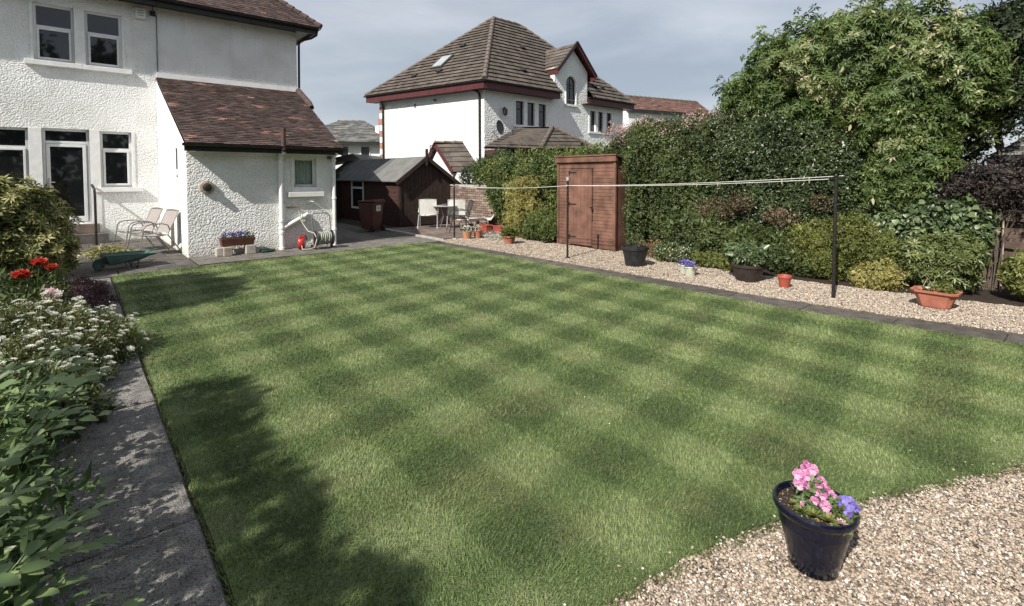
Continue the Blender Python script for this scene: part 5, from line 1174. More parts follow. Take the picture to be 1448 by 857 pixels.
for x in (-.27, .27):
    s = MB(); s.lathe([(.03, -.02), (.10, -.025), (.10, .025), (.03, .02)], 16, (x, .26, .10), M=Matrix.Rotation(R(90), 3, 'Y')); s.build('wheel', RUBBER, b, smooth=True)
# (the side turned to the garden carries the label)
s = MB(); s.hexa([(-.10, .318, .68), (.14, .318, .68), (.14, .322, .68), (-.10, .322, .68), (-.10, .33, .87), (.14, .33, .87), (.14, .334, .87), (-.10, .334, .87)]); lb = s.build('label', PAPER, b)
s = MB(); s.box(-.06, .10, .334, .336, .80, .82); s.box(-.06, .06, .332, .334, .75, .77); s.build('print', LABELR, lb)
# ================================================================== CHAIRS AND TABLE
def sling_chair(label, loc, rz, sl, fr, group, tilt=24, leg_r=.0125):
    """faces local +X"""
    t = thing('sling_chair', label, 'chair', loc, rz, group, world=False)
    w = .27; bt = math.tan(R(tilt)); back = Vector((-.20 - .50 * bt, 0, .90)); hip = Vector((-.20, 0, .40)); knee = Vector((.24, 0, .43))
    for sy in (-1, 1):
        y = sy * (w + .02)
        s = MB(); s.tube([(.36, y * 1.04, 0), (.27, y, .38), (.245, y, .56), (.20, y, .62), (.12, y, .645), (-.10, y, .645), (-.20, y, .61), (-.24, y, .50)], leg_r, 8); s.build('front_leg', fr, t, smooth=True)
        s = MB(); s.tube([(-.46, y * 1.04, 0), (-.20, y, .40), (.0, y, .43)], leg_r, 8); s.build('rear_leg', fr, t, smooth=True)
        s = MB(); s.tube([(.27, sy * w, .425), (.10, sy * w, .395), (hip.x, sy * w, hip.z), (back.x, sy * w, back.z)], leg_r * .9, 8); s.build('side_rail', fr, t, smooth=True)
    s = MB(); n = 8
    rows = [(.27, .425), (.16, .405), (.05, .392), (-.08, .385), (-.17, .395)]
    vs = [(x, y_, z - .02 * (1 - (y_ / w) ** 2)) for x, z in rows for y_ in [-w + 2 * w * i / n for i in range(n + 1)]]
    s.add(vs, [(i * (n + 1) + j, i * (n + 1) + j + 1, (i + 1) * (n + 1) + j + 1, (i + 1) * (n + 1) + j) for i in range(len(rows) - 1) for j in range(n)]); s.build('seat', sl, t, smooth=True)
    s = MB(); rows = [(hip.lerp(back, k / 6)) for k in range(7)]; rows[0] = rows[0] + Vector((-.01, 0, .03))
    vs = [(p.x - .02 * (1 - (y_ / w) ** 2), y_, p.z) for p in rows for y_ in [-w + 2 * w * i / n for i in range(n + 1)]]
    s.add(vs, [(i * (n + 1) + j, i * (n + 1) + j + 1, (i + 1) * (n + 1) + j + 1, (i + 1) * (n + 1) + j) for i in range(6) for j in range(n)]); s.build('backrest', sl, t, smooth=True)
    s = MB(); s.tube([(back.x, -w, back.z), (back.x - .01, 0, back.z + .015), (back.x, w, back.z)], leg_r * .9, 8); s.build('top_rail', fr, t, smooth=True)
    s = MB(); s.tube([(.27, -w, .42), (.27, w, .42)], leg_r * .8, 8); s.build('seat_rail', fr, t, smooth=True)
    return t
c1 = sling_chair('taupe sling garden chair on the patio next to the annex corner', (1.20, 13.0, .01), R(196), SLING, STEEL, 'taupe sling chairs on the patio')
copy_tree(c1, (1.02, 13.95, .01), R(196), 'taupe sling garden chair farther from the annex corner, left one of two')
w1 = sling_chair('white garden chair with its back to us left of the table', (8.55, 13.95, .01), R(54), SLINGW, STEELW, 'white chairs by the garage', tilt=10)
copy_tree(w1, (9.15, 13.25, .01), R(56), 'white garden chair partly behind the pole and the dark chair')
sling_chair('dark mesh garden chair beside the far clothes pole', (8.65, 12.35, .01), R(155), SLINGD, IRON, None, tilt=18)
tb = thing('garden_table', 'small round garden table with ashtray between the white chairs', 'table', (8.80, 13.35, .01), 0, world=False)
s = MB(); s.lathe([(0, .69), (.38, .69), (.40, .70), (.40, .715), (.38, .72), (0, .72)], 32); s.build('tabletop', STEELW, tb, smooth=True)
for k in range(4):
    a = k * math.pi / 2 + .4; s = MB(); s.tube([(.34 * math.cos(a), .34 * math.sin(a), 0), (.10 * math.cos(a), .10 * math.sin(a), .38), (.26 * math.cos(a), .26 * math.sin(a), .69)], .013, 6); s.build('leg', STEEL, tb, smooth=True)
s = MB(); s.lathe([(.05, 0), (.09, .0), (.10, .045), (.08, .05), (.06, .015), (0, .015)], 16, (8.74, 13.28, .732)); tag(s.build('bowl', GREYB, smooth=True, loc=(8.74, 13.28, .73)), 'small grey bowl on the round garden table', 'bowl')
lg = thing('sun_lounger', 'white sun lounger with raised back against the brick wall', 'lounger', (9.35, 12.6, 0), R(49), world=False)
s = MB(); s.hexa([(-.28, -.55, .30), (.28, -.55, .30), (.28, .50, .30), (-.28, .50, .30), (-.28, -.55, .34), (.28, -.55, .34), (.28, .50, .34), (-.28, .50, .34)]); s.build('seat', SLINGW, lg, bevel=.01)
s = MB(); s.bar((0, -.54, .33), (0, -1.0, .95), .56, .04); s.build('backrest', SLINGW, lg, bevel=.01)
for x, y in ((-.26, -.45), (.26, -.45), (-.26, .42), (.26, .42)):
    s = MB(); s.tube([(x, y, 0), (x, y, .30)], .014, 6); s.build('leg', STEELW, lg)
# ================================================================== WHEELBARROW, CLIPPINGS, TOOL
wbw = thing('wheelbarrow', 'green wheelbarrow standing on the patio slabs by the lawn corner', 'wheelbarrow', (.42, 11.38, 0), R(12), world=False); wbw.scale = (.66, .66, .8)
s = MB(); A_ = [(-.02, -.26, .12), (.62, -.20, .15), (.62, .20, .15), (-.02, .26, .12)]; B_ = [(-.12, -.33, .33), (.98, -.34, .30), (.98, .34, .30), (-.12, .33, .33)]
s.add(A_ + B_, [(0, 1, 2, 3), (0, 4, 5, 1), (1, 5, 6, 2), (2, 6, 7, 3), (3, 7, 4, 0)])
tr_ = s.build('tray', GREENM, wbw); so = tr_.modifiers.new('solidify', 'SOLIDIFY'); so.thickness = .006
s = MB(); s.tube([*[Vector(b_) for b_ in B_]], .012, 6, closed=True); s.build('rim', GREENM, wbw)
s = MB(); s.lathe([(.03, -.03), (.12, -.045), (.135, -.02), (.135, .02), (.12, .045), (.03, .03)], 20, (-.20, 0, .135), M=Matrix.Rotation(R(90), 3, 'X')); s.build('wheel', GREENM, wbw, smooth=True)
for sy in (-1, 1):
    s = MB(); s.tube([(-.20, sy * .06, .135), (.0, sy * .20, .13), (.60, sy * .27, .20), (1.25, sy * .30, .33)], .014, 6); s.build('handle', GREENM, wbw, smooth=True)
    s = MB(); s.tube([(.40, sy * .22, .14), (.48, sy * .24, 0), (.58, sy * .24, 0), (.62, sy * .22, .15)], .013, 6); s.build('leg', IRON, wbw, smooth=True)
s = MB(); s.tube([(-.19, -.02, .27), (-.10, -.30, .34)], .008, 6); s.tube([(-.19, .02, .27), (-.10, .30, .34)], .008, 6); s.build('brace', STEELW, wbw)
g_ = np.random.default_rng(12); n = 900
P = np.column_stack([g_.normal(.48, .20, n), g_.normal(13.25, .26, n), np.abs(g_.normal(0, .05, n)) + .02]); P[:, 2] += .11 * np.exp(-((P[:, 0] - .48) ** 2 + (P[:, 1] - 13.25) ** 2) / .09)
D = unit(g_.normal(size=(n, 3)) * np.array([1, 1, .4])); N = unit(g_.normal(size=(n, 3)) * .5 + np.array([0, 0, 1]))
cl_ = leaves('hedge_clippings', L_LBUSH, None, P, D, N, g_.uniform(.05, .14, n), g_.uniform(.012, .03, n), np.clip(g_.random(n) * 1.2, 0, 1)); tag(cl_, 'heap of yellow-green clippings on the patio behind the wheelbarrow', 'clippings')
s = MB(); s.tube([(-.02, 11.75, .01), (-.14, 12.9, .5), (-.2, 13.3, .62)], .013, 6); tag(s.build('tool_handle', IRON, smooth=True, loc=(-.02, 11.75, 0)), 'thin dark tool handle leaning out of the yellow-green bush', 'tool')
# ================================================================== BY THE ANNEX WALL
tr = thing('flower_trough', 'brown rectangular flower trough raised on pale stone blocks by the annex', 'planter', (2.55, 11.80, .20))
s = MB(); s.hexa([(2.27, 11.70, .20), (2.86, 11.70, .20), (2.86, 11.90, .20), (2.27, 11.90, .20), (2.24, 11.67, .36), (2.89, 11.67, .36), (2.89, 11.93, .36), (2.24, 11.93, .36)]); s.build('box', mat('brown_trough', (.14, .055, .038), .7, (.10, .045, .033), 8), tr, bevel=.008)
s = MB(); s.box(2.26, 2.87, 11.69, 11.91, .345, .362); s.build('soil', SOIL, tr)
pl = thing('trough_flowers', 'dark violet flowers and leaves growing in the brown trough', 'flowers', (2.55, 11.8, .36))
foliage(pl, L_DARK, [(2.40, 11.8, .38, .14, .10, .07), (2.62, 11.8, .38, .14, .10, .07), (2.78, 11.8, .39, .10, .09, .08)], 380, .045, .025, seed=3, inner=False)
foliage(pl, F_PURP, [(2.40, 11.8, .40, .14, .10, .075), (2.62, 11.8, .40, .14, .10, .07)], 150, .035, .035, seed=4, inner=False, name='petals', upbias=1)
for k, (x, y, w, h) in enumerate(((2.22, 11.75, .13, .18), (2.36, 11.70, .17, .19), (2.80, 11.74, .20, .195))):
    s = MB(); s.box(x - w / 2, x + w / 2, y - .08, y + .10, 0, h); tag(s.build('stone_block', CONC if k != 1 else SANDST, bevel=.018, loc=(x, y, 0)), ['pale stone block under the left end of the trough, outermost', 'sandstone block under the left end of the trough, nearer the middle', 'pale stone block under the right end of the trough'][k], 'stone block', 'blocks under the trough')
s = MB(); s.tube([(3.0, 11.72, .03), (3.1, 11.66, .035), (3.25, 11.70, .03), (3.3, 11.78, .03), (3.12, 11.8, .04), (3.0, 11.74, .05)], .03, 8); tag(s.build('garden_hose', GREENPL, smooth=True, loc=(3.1, 11.72, 0)), 'short dark green hose lying on the ground by the annex wall', 'hose')
rd = thing('hose_reel', 'small red plastic hose reel on the ground by the annex wall', 'hose reel', (3.84, 11.66, 0))
My = Matrix.Rotation(R(62), 3, 'Z') @ Matrix.Rotation(R(90), 3, 'X')
s = MB(); s.lathe([(.0, -.07), (.13, -.065), (.15, -.04), (.15, .04), (.13, .065), (.0, .07)], 24, (3.84, 11.66, .15), M=My); s.build('drum', REDPL, rd, smooth=True)
s = MB(); s.tube([(3.74, 11.60, .17), (3.79, 11.57, .33), (3.90, 11.60, .33), (3.95, 11.64, .2)], .014, 6); s.lathe([(.02, -.085), (.05, -.085), (.05, -.07)], 12, (3.84, 11.66, .15), M=My); s.build('handle', REDPL, rd, smooth=True)
hr = thing('hose_cart', 'dark hose cart with looped handle and grey-green hose by the corner downpipe', 'hose cart', (4.28, 11.5, 0))
for x in (4.10, 4.46):
    s = MB(); M_ = Matrix.Rotation(R(90), 3, 'Y'); s.lathe([(.03, -.012), (.17, -.012), (.18, 0), (.17, .012), (.03, .012)], 24, (x, 11.5, .24), M=M_); s.build('reel_side', IRON, hr, smooth=True)
for k, x in enumerate((4.14, 4.185, 4.23, 4.275, 4.32, 4.365, 4.41)):
    s = MB(); rr_ = .125 + .012 * (k % 2); s.tube([(x + .01 * math.sin(t), 11.5 + rr_ * math.cos(t), .24 + rr_ * math.sin(t)) for t in [2 * math.pi * i / 20 for i in range(20)]], .018, 6, closed=True); s.build('hose_coil', HOSEG, hr, smooth=True)
s = MB(); s.tube([(4.07, 11.55, .04), (4.07, 11.60, .40), (4.07, 11.66, .72), (4.12, 11.67, .80), (4.42, 11.67, .80), (4.48, 11.66, .74), (4.48, 11.60, .40), (4.48, 11.55, .04)], .013, 8); s.build('handle', STEEL, hr, smooth=True)
s = MB(); s.tube([(4.07, 11.36, .03), (4.07, 11.62, .03)], .014, 6); s.tube([(4.48, 11.36, .03), (4.48, 11.62, .03)], .014, 6); s.tube([(4.07, 11.5, .24), (4.48, 11.5, .24)], .02, 6); s.build('base_frame', IRON, hr)
for x in (4.06, 4.50):
    s = MB(); s.lathe([(.0, -.015), (.05, -.015), (.05, .015), (0, .015)], 12, (x, 11.62, .05), M=Matrix.Rotation(R(90), 3, 'Y')); s.build('wheel', RUBBER, hr, smooth=True)
s = MB(); s.tube([(3.86, 11.88, .86), (3.90, 11.84, .62), (4.0, 11.72, .40), (4.08, 11.55, .36), (4.10, 11.42, .25), (4.02, 11.36, .06), (3.9, 11.38, .03), (3.78, 11.45, .03), (3.80, 11.53, .10), (3.88, 11.55, .20)], .011, 8); tag(s.build('garden_hose', HOSE, smooth=True, loc=(4, 11.5, 0)), 'cream hose looping from the tap past the red reel', 'hose')

# ================================================================== POTS
def pot(name, label, cat, x, y, r0, r1, h, m, sy=1.0, rz=0, rim=.02, n=28, group=None, rimh=.035, soil=True, z=0.0):
    t = thing(name, label, cat, (x, y, z), rz, group, world=False)
    s = MB(); s.lathe([(0, 0), (r0, 0), (r0 + (r1 - r0) * .5, h * .5), (r1, h - rimh)], n, sy=sy); s.build('body', m, t, smooth=True)
    s = MB(); s.lathe([(r1 - .002, h - rimh), (r1 + rim, h - rimh + .004), (r1 + rim * 1.1, h - .004), (r1 + rim * .7, h), (r1 - .006, h), (r1 - .012, h - .01), (r1 - .018, h - .09)], n, sy=sy); s.build('rim', m, t, smooth=True)
    if soil: s = MB(); s.disc(r1 - .008, (0, 0, h - .035), n, sy=sy); s.build('soil', SOIL, t)
    return t
# blue glazed pot in the foreground
bp = thing('blue_pot', 'large dark blue glazed pot standing on the foreground gravel', 'plant pot', (2.325, .735, .0), 0, world=False)
s = MB(); s.lathe([(0, .004), (.085, .004), (.092, .012), (.106, .08), (.127, .17), (.140, .235), (.143, .242)], 48); s.build('body', BLUEG, bp, smooth=True)
s = MB(); s.lathe([(.145, .240), (.152, .244), (.158, .256), (.159, .268), (.154, .277), (.147, .278), (.141, .270), (.139, .22), (.135, .19)], 48); s.build('rim', BLUEG, bp, smooth=True)
s = MB(); s.disc(.1385, (0, 0, .256), 40); s.build('soil', SOIL, bp)
g_ = np.random.default_rng(3); n = 420
a = g_.random(n) * 6.28; rr_ = .134 * np.sqrt(g_.random(n)); P = np.column_stack([rr_ * np.cos(a), rr_ * np.sin(a)])
V = octa[None] * g_.uniform(.003, .007, (n, 1, 1)) * g_.uniform(.6, 1.2, (n, 6, 1)); V[..., 0] += P[:, :1]; V[..., 1] += P[:, 1:]; V[..., 2] += .259
o = np_mesh('compost', V.reshape(-1, 3), 3, (np.arange(n)[:, None] * 6 + ocf[None]).ravel(), mat('compost_bits', (1, 1, 1), .9, var=[(0, (.03, .02, .015)), (.8, (.10, .07, .045)), (1, (.35, .28, .2))]), np.repeat(g_.random(n), 6), bp, kind='stuff')
def bloom_mesh(nm, m, big=.024):
    """five-petalled pansy facing +Z"""
    s = MB(); k = 8
    for ang, rad, sc, z in ((60, .62, 1.05, -.004), (120, .62, 1.05, -.005), (180 + 5, .60, .95, 0), (-5, .60, .95, .001), (270, .58, 1.15, .003)):
        cx, cy = math.cos(R(ang)) * big * rad, math.sin(R(ang)) * big * rad; pts = [(0, 0, z)]
        for i in range(k + 1):
            t = R(ang) - 2.0 + 4.0 * i / k; pts.append((cx + math.cos(t) * big * .62 * sc, cy + math.sin(t) * big * .62 * sc, z + big * .14 * math.sin(i * 1.9) - big * .1))
        s.add(pts, [(0, i, i + 1) for i in range(1, k + 1)], a=random.random())
    me = bpy.data.meshes.new(nm); me.from_pydata(s.v, [], s.f); at = me.attributes.new('var', 'FLOAT', 'FACE'); at.data.foreach_set('value', s.a); me.materials.append(m); return me
eye = MB(); eye.lathe([(.0, .0045), (.006, .0035), (.0065, .001)], 8); eyem = bpy.data.meshes.new('flower_eye'); eyem.from_pydata(eye.v, [], eye.f); eyem.materials.append(F_DARKC)
def pansies(t, pos, m, size, seed, spread=.4):
    """blooms held towards the light and the viewer, each on its stalk"""
    rr = random.Random(seed); ms = [bloom_mesh('flower', m, size * k) for k in (.8, 1.0, 1.25)]
    st = MB()
    for (x, y, z) in pos:
        d = Vector((-.72 + rr.uniform(-spread, spread), -.62 + rr.uniform(-spread, spread), .62 + rr.uniform(-.3, .3))).normalized()
        q = d.to_track_quat('Z', 'Y').to_euler(); fl = inst('flower', rr.choice(ms), t, Vector((x, y, z)) + OFF[t.name] * 0, tuple(q))
        OFF[fl.name] = Vector((0, 0, 0)); e = bpy.data.objects.new('flower_eye', eyem); COL.objects.link(e); e.parent = fl; e.scale = (size / .024,) * 3
        b = Vector((x, y, z)); st.tube([b - d * .004, b - d * .02 - Vector((0, 0, .01)), Vector((x * .8, y * .8, z * .4)), Vector((x * .7, y * .7, -.01))], .0016, 5)
    st.build('stalk', L_RHO, t, kind='stuff')
pk = thing('pansy', 'pink pansies growing tall at the back of the blue pot', 'flowers', (2.325, .735, .256), 0, world=False)
cr_, cf_ = Vector((c_, -s_, 0)), Vector((s_, c_, 0))   # across and away, as the plant fans out
pos = [(-.055, .02, .085), (-.035, .03, .10), (-.015, .03, .115), (.005, .03, .095), (.03, .02, .08), (.01, .035, .14), (.025, .05, .118), (-.005, .055, .155), (-.045, .05, .112), (.055, .03, .065), (-.06, -.03, .028), (-.02, -.03, .045), (.015, -.05, .035), (.018, -.085, .012), (.085, .02, .035), (.065, .06, .07), (.0, -.005, .072), (.045, -.01, .07), (-.03, .01, .085), (.04, .045, .095), (-.05, .04, .085), (.02, -.02, .06), (.07, .035, .05), (-.01, .06, .13)]
pansies(pk, [tuple(cr_ * a + cf_ * b + Vector((0, 0, z))) for a, b, z in pos], F_PINK, .0150, 5)
lf = lambda c: (cr_ * c[0] + cf_ * c[1])
foliage(pk, L_BIG, [(*(lf((0, .03))[:2]), .02, .055, .055, .085), (*(lf((.04, .0))[:2]), .01, .055, .05, .045), (*(lf((-.04, -.03))[:2]), .0, .06, .05, .03)], 620, .030, .016, seed=2, inner=False, zmin=-.005, keep_back=.8, mean=.4, inset=(0, .5))
pv = thing('pansy', 'violet-blue pansies at the right edge of the blue pot', 'flowers', (2.325, .735, .256), 0, world=False)
pansies(pv, [tuple(cr_ * a + cf_ * b + Vector((0, 0, z))) for a, b, z in [(.095, -.045, .035), (.112, -.02, .03), (.085, -.085, .03), (.128, -.055, .032), (.105, -.06, .055)]], F_PURP, .0185, 6, .3)
foliage(pv, L_RHO, [(*(lf((.085, -.05))[:2]), .0, .05, .05, .03), (*(lf((.04, -.10))[:2]), .0, .045, .035, .022)], 380, .028, .016, seed=9, inner=False, zmin=-.005, keep_back=.8, inset=(0, .5))
ss = thing('sempervivum', 'small pale green rosettes at the front left of the blue pot', 'succulent', (2.325, .735, .256), 0, world=False)
for k, (a, b, r_) in enumerate(((-.085, -.045, .026), (-.05, -.075, .028), (-.01, -.105, .03), (.03, -.125, .022), (-.09, .0, .02), (-.03, -.045, .022))):
    c = cr_ * a + cf_ * b; g_ = np.random.default_rng(k); P = []; D = []; N = []; L_ = []
    for q in range(22):
        t = q * 2.4; e = .15 + q / 22 * .9; P.append((c.x, c.y, .014)); D.append((math.cos(t) * math.cos(e), math.sin(t) * math.cos(e), math.sin(e))); N.append((0, 0, 1)); L_.append(1.35 * r_ * (1 - .45 * q / 22))
    leaves('rosette', L_YG if k != 3 else F_PALEP, ss, np.array(P), np.array(D), np.array(N) + .01, np.array(L_), np.array(L_) * .5, np.clip(.7 + g_.normal(size=22) * .2, 0, 1), kind=None, droop=-.2)
# tubs and pots along the border
pot('garden_tub', 'large black plastic tub beside the shed', 'plant tub', 7.78, 5.52, .17, .235, .36, BLKPL, rim=.014, rimh=.06)
t = thing('rose_bush', 'sparse leafy rose stems growing in the black tub by the shed', 'plant', (7.78, 5.52, .33)); stems(t, 7.78, 5.52, .32, [(7.7, 5.5, .62), (7.85, 5.6, .66), (7.8, 5.4, .55), (7.72, 5.62, .58)], .006, m=TWIG); foliage(t, L_HEDGE, [(7.76, 5.52, .50, .16, .16, .16)], 130, .045, .026, seed=31, inner=False, inset=(0, .7), keep_back=1)
pot('garden_tub', 'wide dark brown plastic tub with a leafy shrub in it', 'plant tub', 8.02, 3.56, .18, .235, .27, BRNPL, rim=.014, rimh=.05)
t = thing('potted_shrub', 'pale green leafy shrub growing in the wide dark brown tub', 'shrub', (8.02, 3.56, .25)); foliage(t, L_IVY, [(8.05, 3.58, .40, .24, .26, .17), (7.98, 3.45, .44, .16, .18, .15), (8.05, 3.78, .42, .15, .15, .13)], 900, .055, .03, seed=32, whorl=5, dirmix=(.5, .4, .8), mean=.6, keep_back=.6); stems(t, 8.02, 3.56, .22, [(8.05, 3.6, .5), (7.95, 3.45, .5), (8.1, 3.75, .48)], .008, m=TWIG)
for k, (x, y, lab) in enumerate(((7.80, 4.52, 'small cream glazed pot of violet pansies, left behind its twin'), (7.69, 4.36, 'small cream glazed pot of violet pansies, right in front of its twin'))):
    pot('glazed_pot', lab, 'plant pot', x, y, .075, .105, .155, CREAMP, rim=.008, rimh=.02)
    t = thing('pansy', 'violet pansies in the ' + ('left' if k == 0 else 'right') + ' one of the two small cream pots', 'flowers', (x, y, .13)); foliage(t, L_HEDGE, [(x, y, .14, .10, .10, .06)], 160, .03, .016, seed=40 + k, inner=False)
    foliage(t, F_PURP, [(x - .01, y, .165, .09, .09, .06)], 90, .032, .034, seed=44 + k, inner=False, name='petals', upbias=.8)
pot('red_pot', 'small empty red plastic pot on the gravel', 'plant pot', 7.93, 2.98, .068, .09, .18, REDPOT, rim=.008, rimh=.035)
tt = thing('terracotta_trough', 'flared terracotta trough with salad leaves at the gravel edge on the right', 'planter', (8.12, 1.27, 0), R(88), world=False)
def octring(lx, ly, c, z): return [(-lx + c, -ly, z), (lx - c, -ly, z), (lx, -ly + c, z), (lx, ly - c, z), (lx - c, ly, z), (-lx + c, ly, z), (-lx, ly - c, z), (-lx, -ly + c, z)]
s = MB(); rings = [octring(.13, .085, .035, 0), octring(.15, .10, .04, .03), octring(.20, .135, .05, .175), octring(.205, .14, .05, .18), octring(.235, .165, .055, .20), octring(.24, .17, .055, .225), octring(.21, .14, .05, .225), octring(.20, .13, .05, .19)]
for i in range(len(rings) - 1): s.add(rings[i] + rings[i + 1], [(j, (j + 1) % 8, 8 + (j + 1) % 8, 8 + j) for j in range(8)])
s.build('body', TERRA, tt, bevel=.003); s = MB(); s.add(octring(.20, .13, .05, .195), [tuple(range(8))]); s.build('soil', SOIL, tt)
t = thing('salad_plant', 'low green salad leaves and small white flower in the terracotta trough', 'plant', (8.12, 1.27, .2)); foliage(t, L_YG, [(8.12, 1.22, .22, .08, .15, .05)], 160, .055, .035, seed=50, inner=False); foliage(t, F_WHITE, [(8.10, 1.34, .26, .03, .03, .02)], 14, .03, .025, seed=51, inner=False, name='petals')
stems(t, 8.12, 1.38, .2, [(8.1, 1.40, .42), (8.16, 1.36, .38)], .004, m=CANE)
pot('clay_pot', 'round orange terracotta bowl with spiky green plant below the golden shrub', 'plant pot', 7.98, 9.32, .10, .15, .20, TERRA, rim=.018)
t = thing('potted_plant', 'green grassy plant growing in the round terracotta bowl', 'plant', (7.98, 9.32, .18)); foliage(t, L_YG, [(7.98, 9.32, .26, .15, .15, .11)], 260, .09, .016, seed=52, dirmix=(.7, .8, .5), mean=.3)
pot('clay_pot', 'tan clay pot with white flowers, left of the pair near the far pole', 'plant pot', 7.78, 10.78, .095, .125, .20, TERRA2, rim=.008, rimh=.02)
pot('clay_pot', 'reddish clay pot with white flowers, right of the pair near the far pole', 'plant pot', 8.08, 10.72, .085, .115, .22, TERRA, rim=.012)
for k, (x, y) in enumerate(((7.78, 10.78), (8.08, 10.72))):
    t = thing('potted_flowers', 'white flowers growing in the ' + ('tan' if k == 0 else 'reddish') + ' clay pot near the far pole', 'flowers', (x, y, .2)); foliage(t, L_HEDGE, [(x, y, .23, .12, .12, .07)], 140, .035, .02, seed=60 + k, inner=False); foliage(t, F_WHITE, [(x, y, .27, .12, .12, .07)], 80, .035, .03, seed=62 + k, inner=False, name='petals', upbias=.7)
for k, (x, y, lab) in enumerate(((9.15, 11.75, 'red-brown plastic trough by the brick wall, nearer the lounger'), (9.2, 11.15, 'red-brown plastic trough by the golden shrub'))):
    t = thing('red_trough', lab, 'planter', (x, y, 0), R(80), world=False, group='red-brown troughs by the brick wall')
    s = MB(); rg = [octring(.20, .08, .01, 0), octring(.24, .11, .01, .20), octring(.25, .12, .01, .20), octring(.25, .12, .01, .225), octring(.23, .10, .01, .225), octring(.22, .09, .01, .18)]
    for i in range(5): s.add(rg[i] + rg[i + 1], [(j, (j + 1) % 8, 8 + (j + 1) % 8, 8 + j) for j in range(8)])
    s.build('body', REDPOT, t); s = MB(); s.add(octring(.22, .09, .01, .19), [tuple(range(8))]); s.build('soil', SOIL, t)
    t2 = thing('seedlings', 'small green seedlings in the trough ' + ('nearer the lounger' if k == 0 else 'by the golden shrub'), 'plant', (x, y, .2)); foliage(t2, L_DARK, [(x, y, .21, .10, .2, .06)], 90, .04, .02, seed=64 + k, inner=False)
t = thing('silver_plant', 'low silvery white plant spreading on the gravel near the pots', 'plant', (8.45, 10.45, 0)); foliage(t, leafmat('silver_leaf', G((.16, .18, .15), (.34, .36, .31), (.62, .62, .56)), .6, .2), [(8.45, 10.6, .06, .25, .3, .10), (8.3, 10.2, .05, .18, .22, .08)], 420, .05, .025, seed=66, inner=False)

# ================================================================== HEDGE AND TREES ON THE RIGHT
def shrub(name, label, cat, m, blobs, n, L, W, stemr=.012, group=None, nst=6, **kw):
    x = sum(b[0] for b in blobs) / len(blobs); y = sum(b[1] for b in blobs) / len(blobs)
    t = thing(name, label, cat, (x, y, 0), group=group); foliage(t, m, blobs, n, L, W, **kw)
    rr = random.Random(int(n)); tips = []
    for i in range(nst):
        b = rr.choice(blobs); tips.append((b[0] + rr.uniform(-.5, .5) * b[3], b[1] + rr.uniform(-.5, .5) * b[4], b[2] + b[5] * rr.uniform(.1, .5)))
    stems(t, x, y, 0, tips, stemr, seed=n); return t
hb = []
for y in (5.2, 5.75, 6.3, 6.6): hb += [(9.62, y, .75, .42, .42, .8), (9.66, y, 1.6, .45, .45, .75), (9.75, y, 2.3, .45, .48, .62)]
hb += [(9.28, 6.50, .8, .40, .28, .9), (9.3, 6.5, 1.9, .42, .28, .85), (10.15, 7.1, 2.2, .4, .5, .75), (10.2, 7.6, 2.0, .35, .4, .75)]
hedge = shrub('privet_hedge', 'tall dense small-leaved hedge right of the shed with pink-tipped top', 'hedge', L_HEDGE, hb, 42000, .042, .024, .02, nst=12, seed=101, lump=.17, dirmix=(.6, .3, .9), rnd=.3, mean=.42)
tips = [(10.0 - .25 + .4 * random.random(), 5.0 + 2.7 * random.random(), 2.72, .18, .2, .12) for _ in range(16)]
foliage(hedge, F_PALEP, [(9.8, y, 2.66 + .1 * math.sin(y * 5), .40, .30, .24) for y in (5.1, 5.5, 5.9, 6.3, 6.7, 7.1, 7.5)], 2400, .038, .022, seed=102, inner=False, name='pink_tips', upbias=.9, lump=.25, mean=.35)
foliage(hedge, L_BROWN, [(9.8, y, 2.60, .42, .30, .24) for y in (5.1, 5.9, 6.7, 7.4)], 1300, .04, .022, seed=103, inner=False, name='brown_tips', upbias=.5, lump=.25, mean=.3)
# white blossoms speckle the hedge foot
shrub('glossy_shrub', 'very dark glossy-leaved shrub between the hedge and the nearest clothes pole', 'shrub', L_GLOSSY,
      [(9.7, 4.9, 1.0, .45, .5, .9), (9.75, 4.75, 2.1, .5, .6, .80), (9.7, 4.1, 1.1, .45, .5, .9), (9.75, 3.95, 2.05, .5, .6, .78), (9.7, 3.3, 1.0, .45, .5, .85), (9.75, 3.25, 1.85, .45, .5, .75), (9.8, 2.75, 1.5, .35, .4, .8)], 34000, .052, .028, .03, nst=14, seed=110, lump=.16, mean=.4, amp=.3)
TB = [(10.7, 4.75, 3.05, .55, .60, .64), (10.5, 4.15, 3.48, .65, .65, .74), (10.4, 3.45, 3.66, .70, .65, .78), (10.4, 2.7, 3.62, .75, .65, .82), (10.45, 2.0, 3.45, .65, .6, .85), (10.6, 1.45, 3.2, .5, .5, .8),
      (10.1, 3.0, 2.85, .45, .5, .45), (10.0, 2.2, 2.75, .45, .5, .5), (9.9, 2.05, 2.2, .42, .5, .48), (9.85, 1.85, 1.75, .38, .5, .42), (9.75, 2.15, 1.45, .3, .35, .3), (10.05, 3.7, 2.75, .35, .4, .3)]
tr1 = thing('broadleaf_tree', 'large light green long-leaved tree rising above the dark shrub', 'tree', (10.6, 2.9, 0))
s = MB()
s.tube([(10.65, 2.9, 0), (10.6, 2.85, .8), (10.62, 2.9, 1.6), (10.5, 2.95, 2.4)], [.13, .11, .10, .08], 10)
for tip in ((10.7, 4.7, 3.1), (10.4, 3.6, 3.7), (10.4, 2.6, 3.8), (10.5, 1.7, 3.5), (10.0, 2.1, 2.6), (9.9, 1.9, 1.9)):
    a = Vector((10.55, 2.9, 1.7 if tip[2] > 2.3 else 1.2)); b = Vector(tip); s.tube([a, a.lerp(b, .35) + Vector((0, 0, .12)), a.lerp(b, .7) + Vector((0, 0, .08)), b], [.06, .045, .03, .012], 7)
s.build('trunk', BARK, tr1, smooth=True)
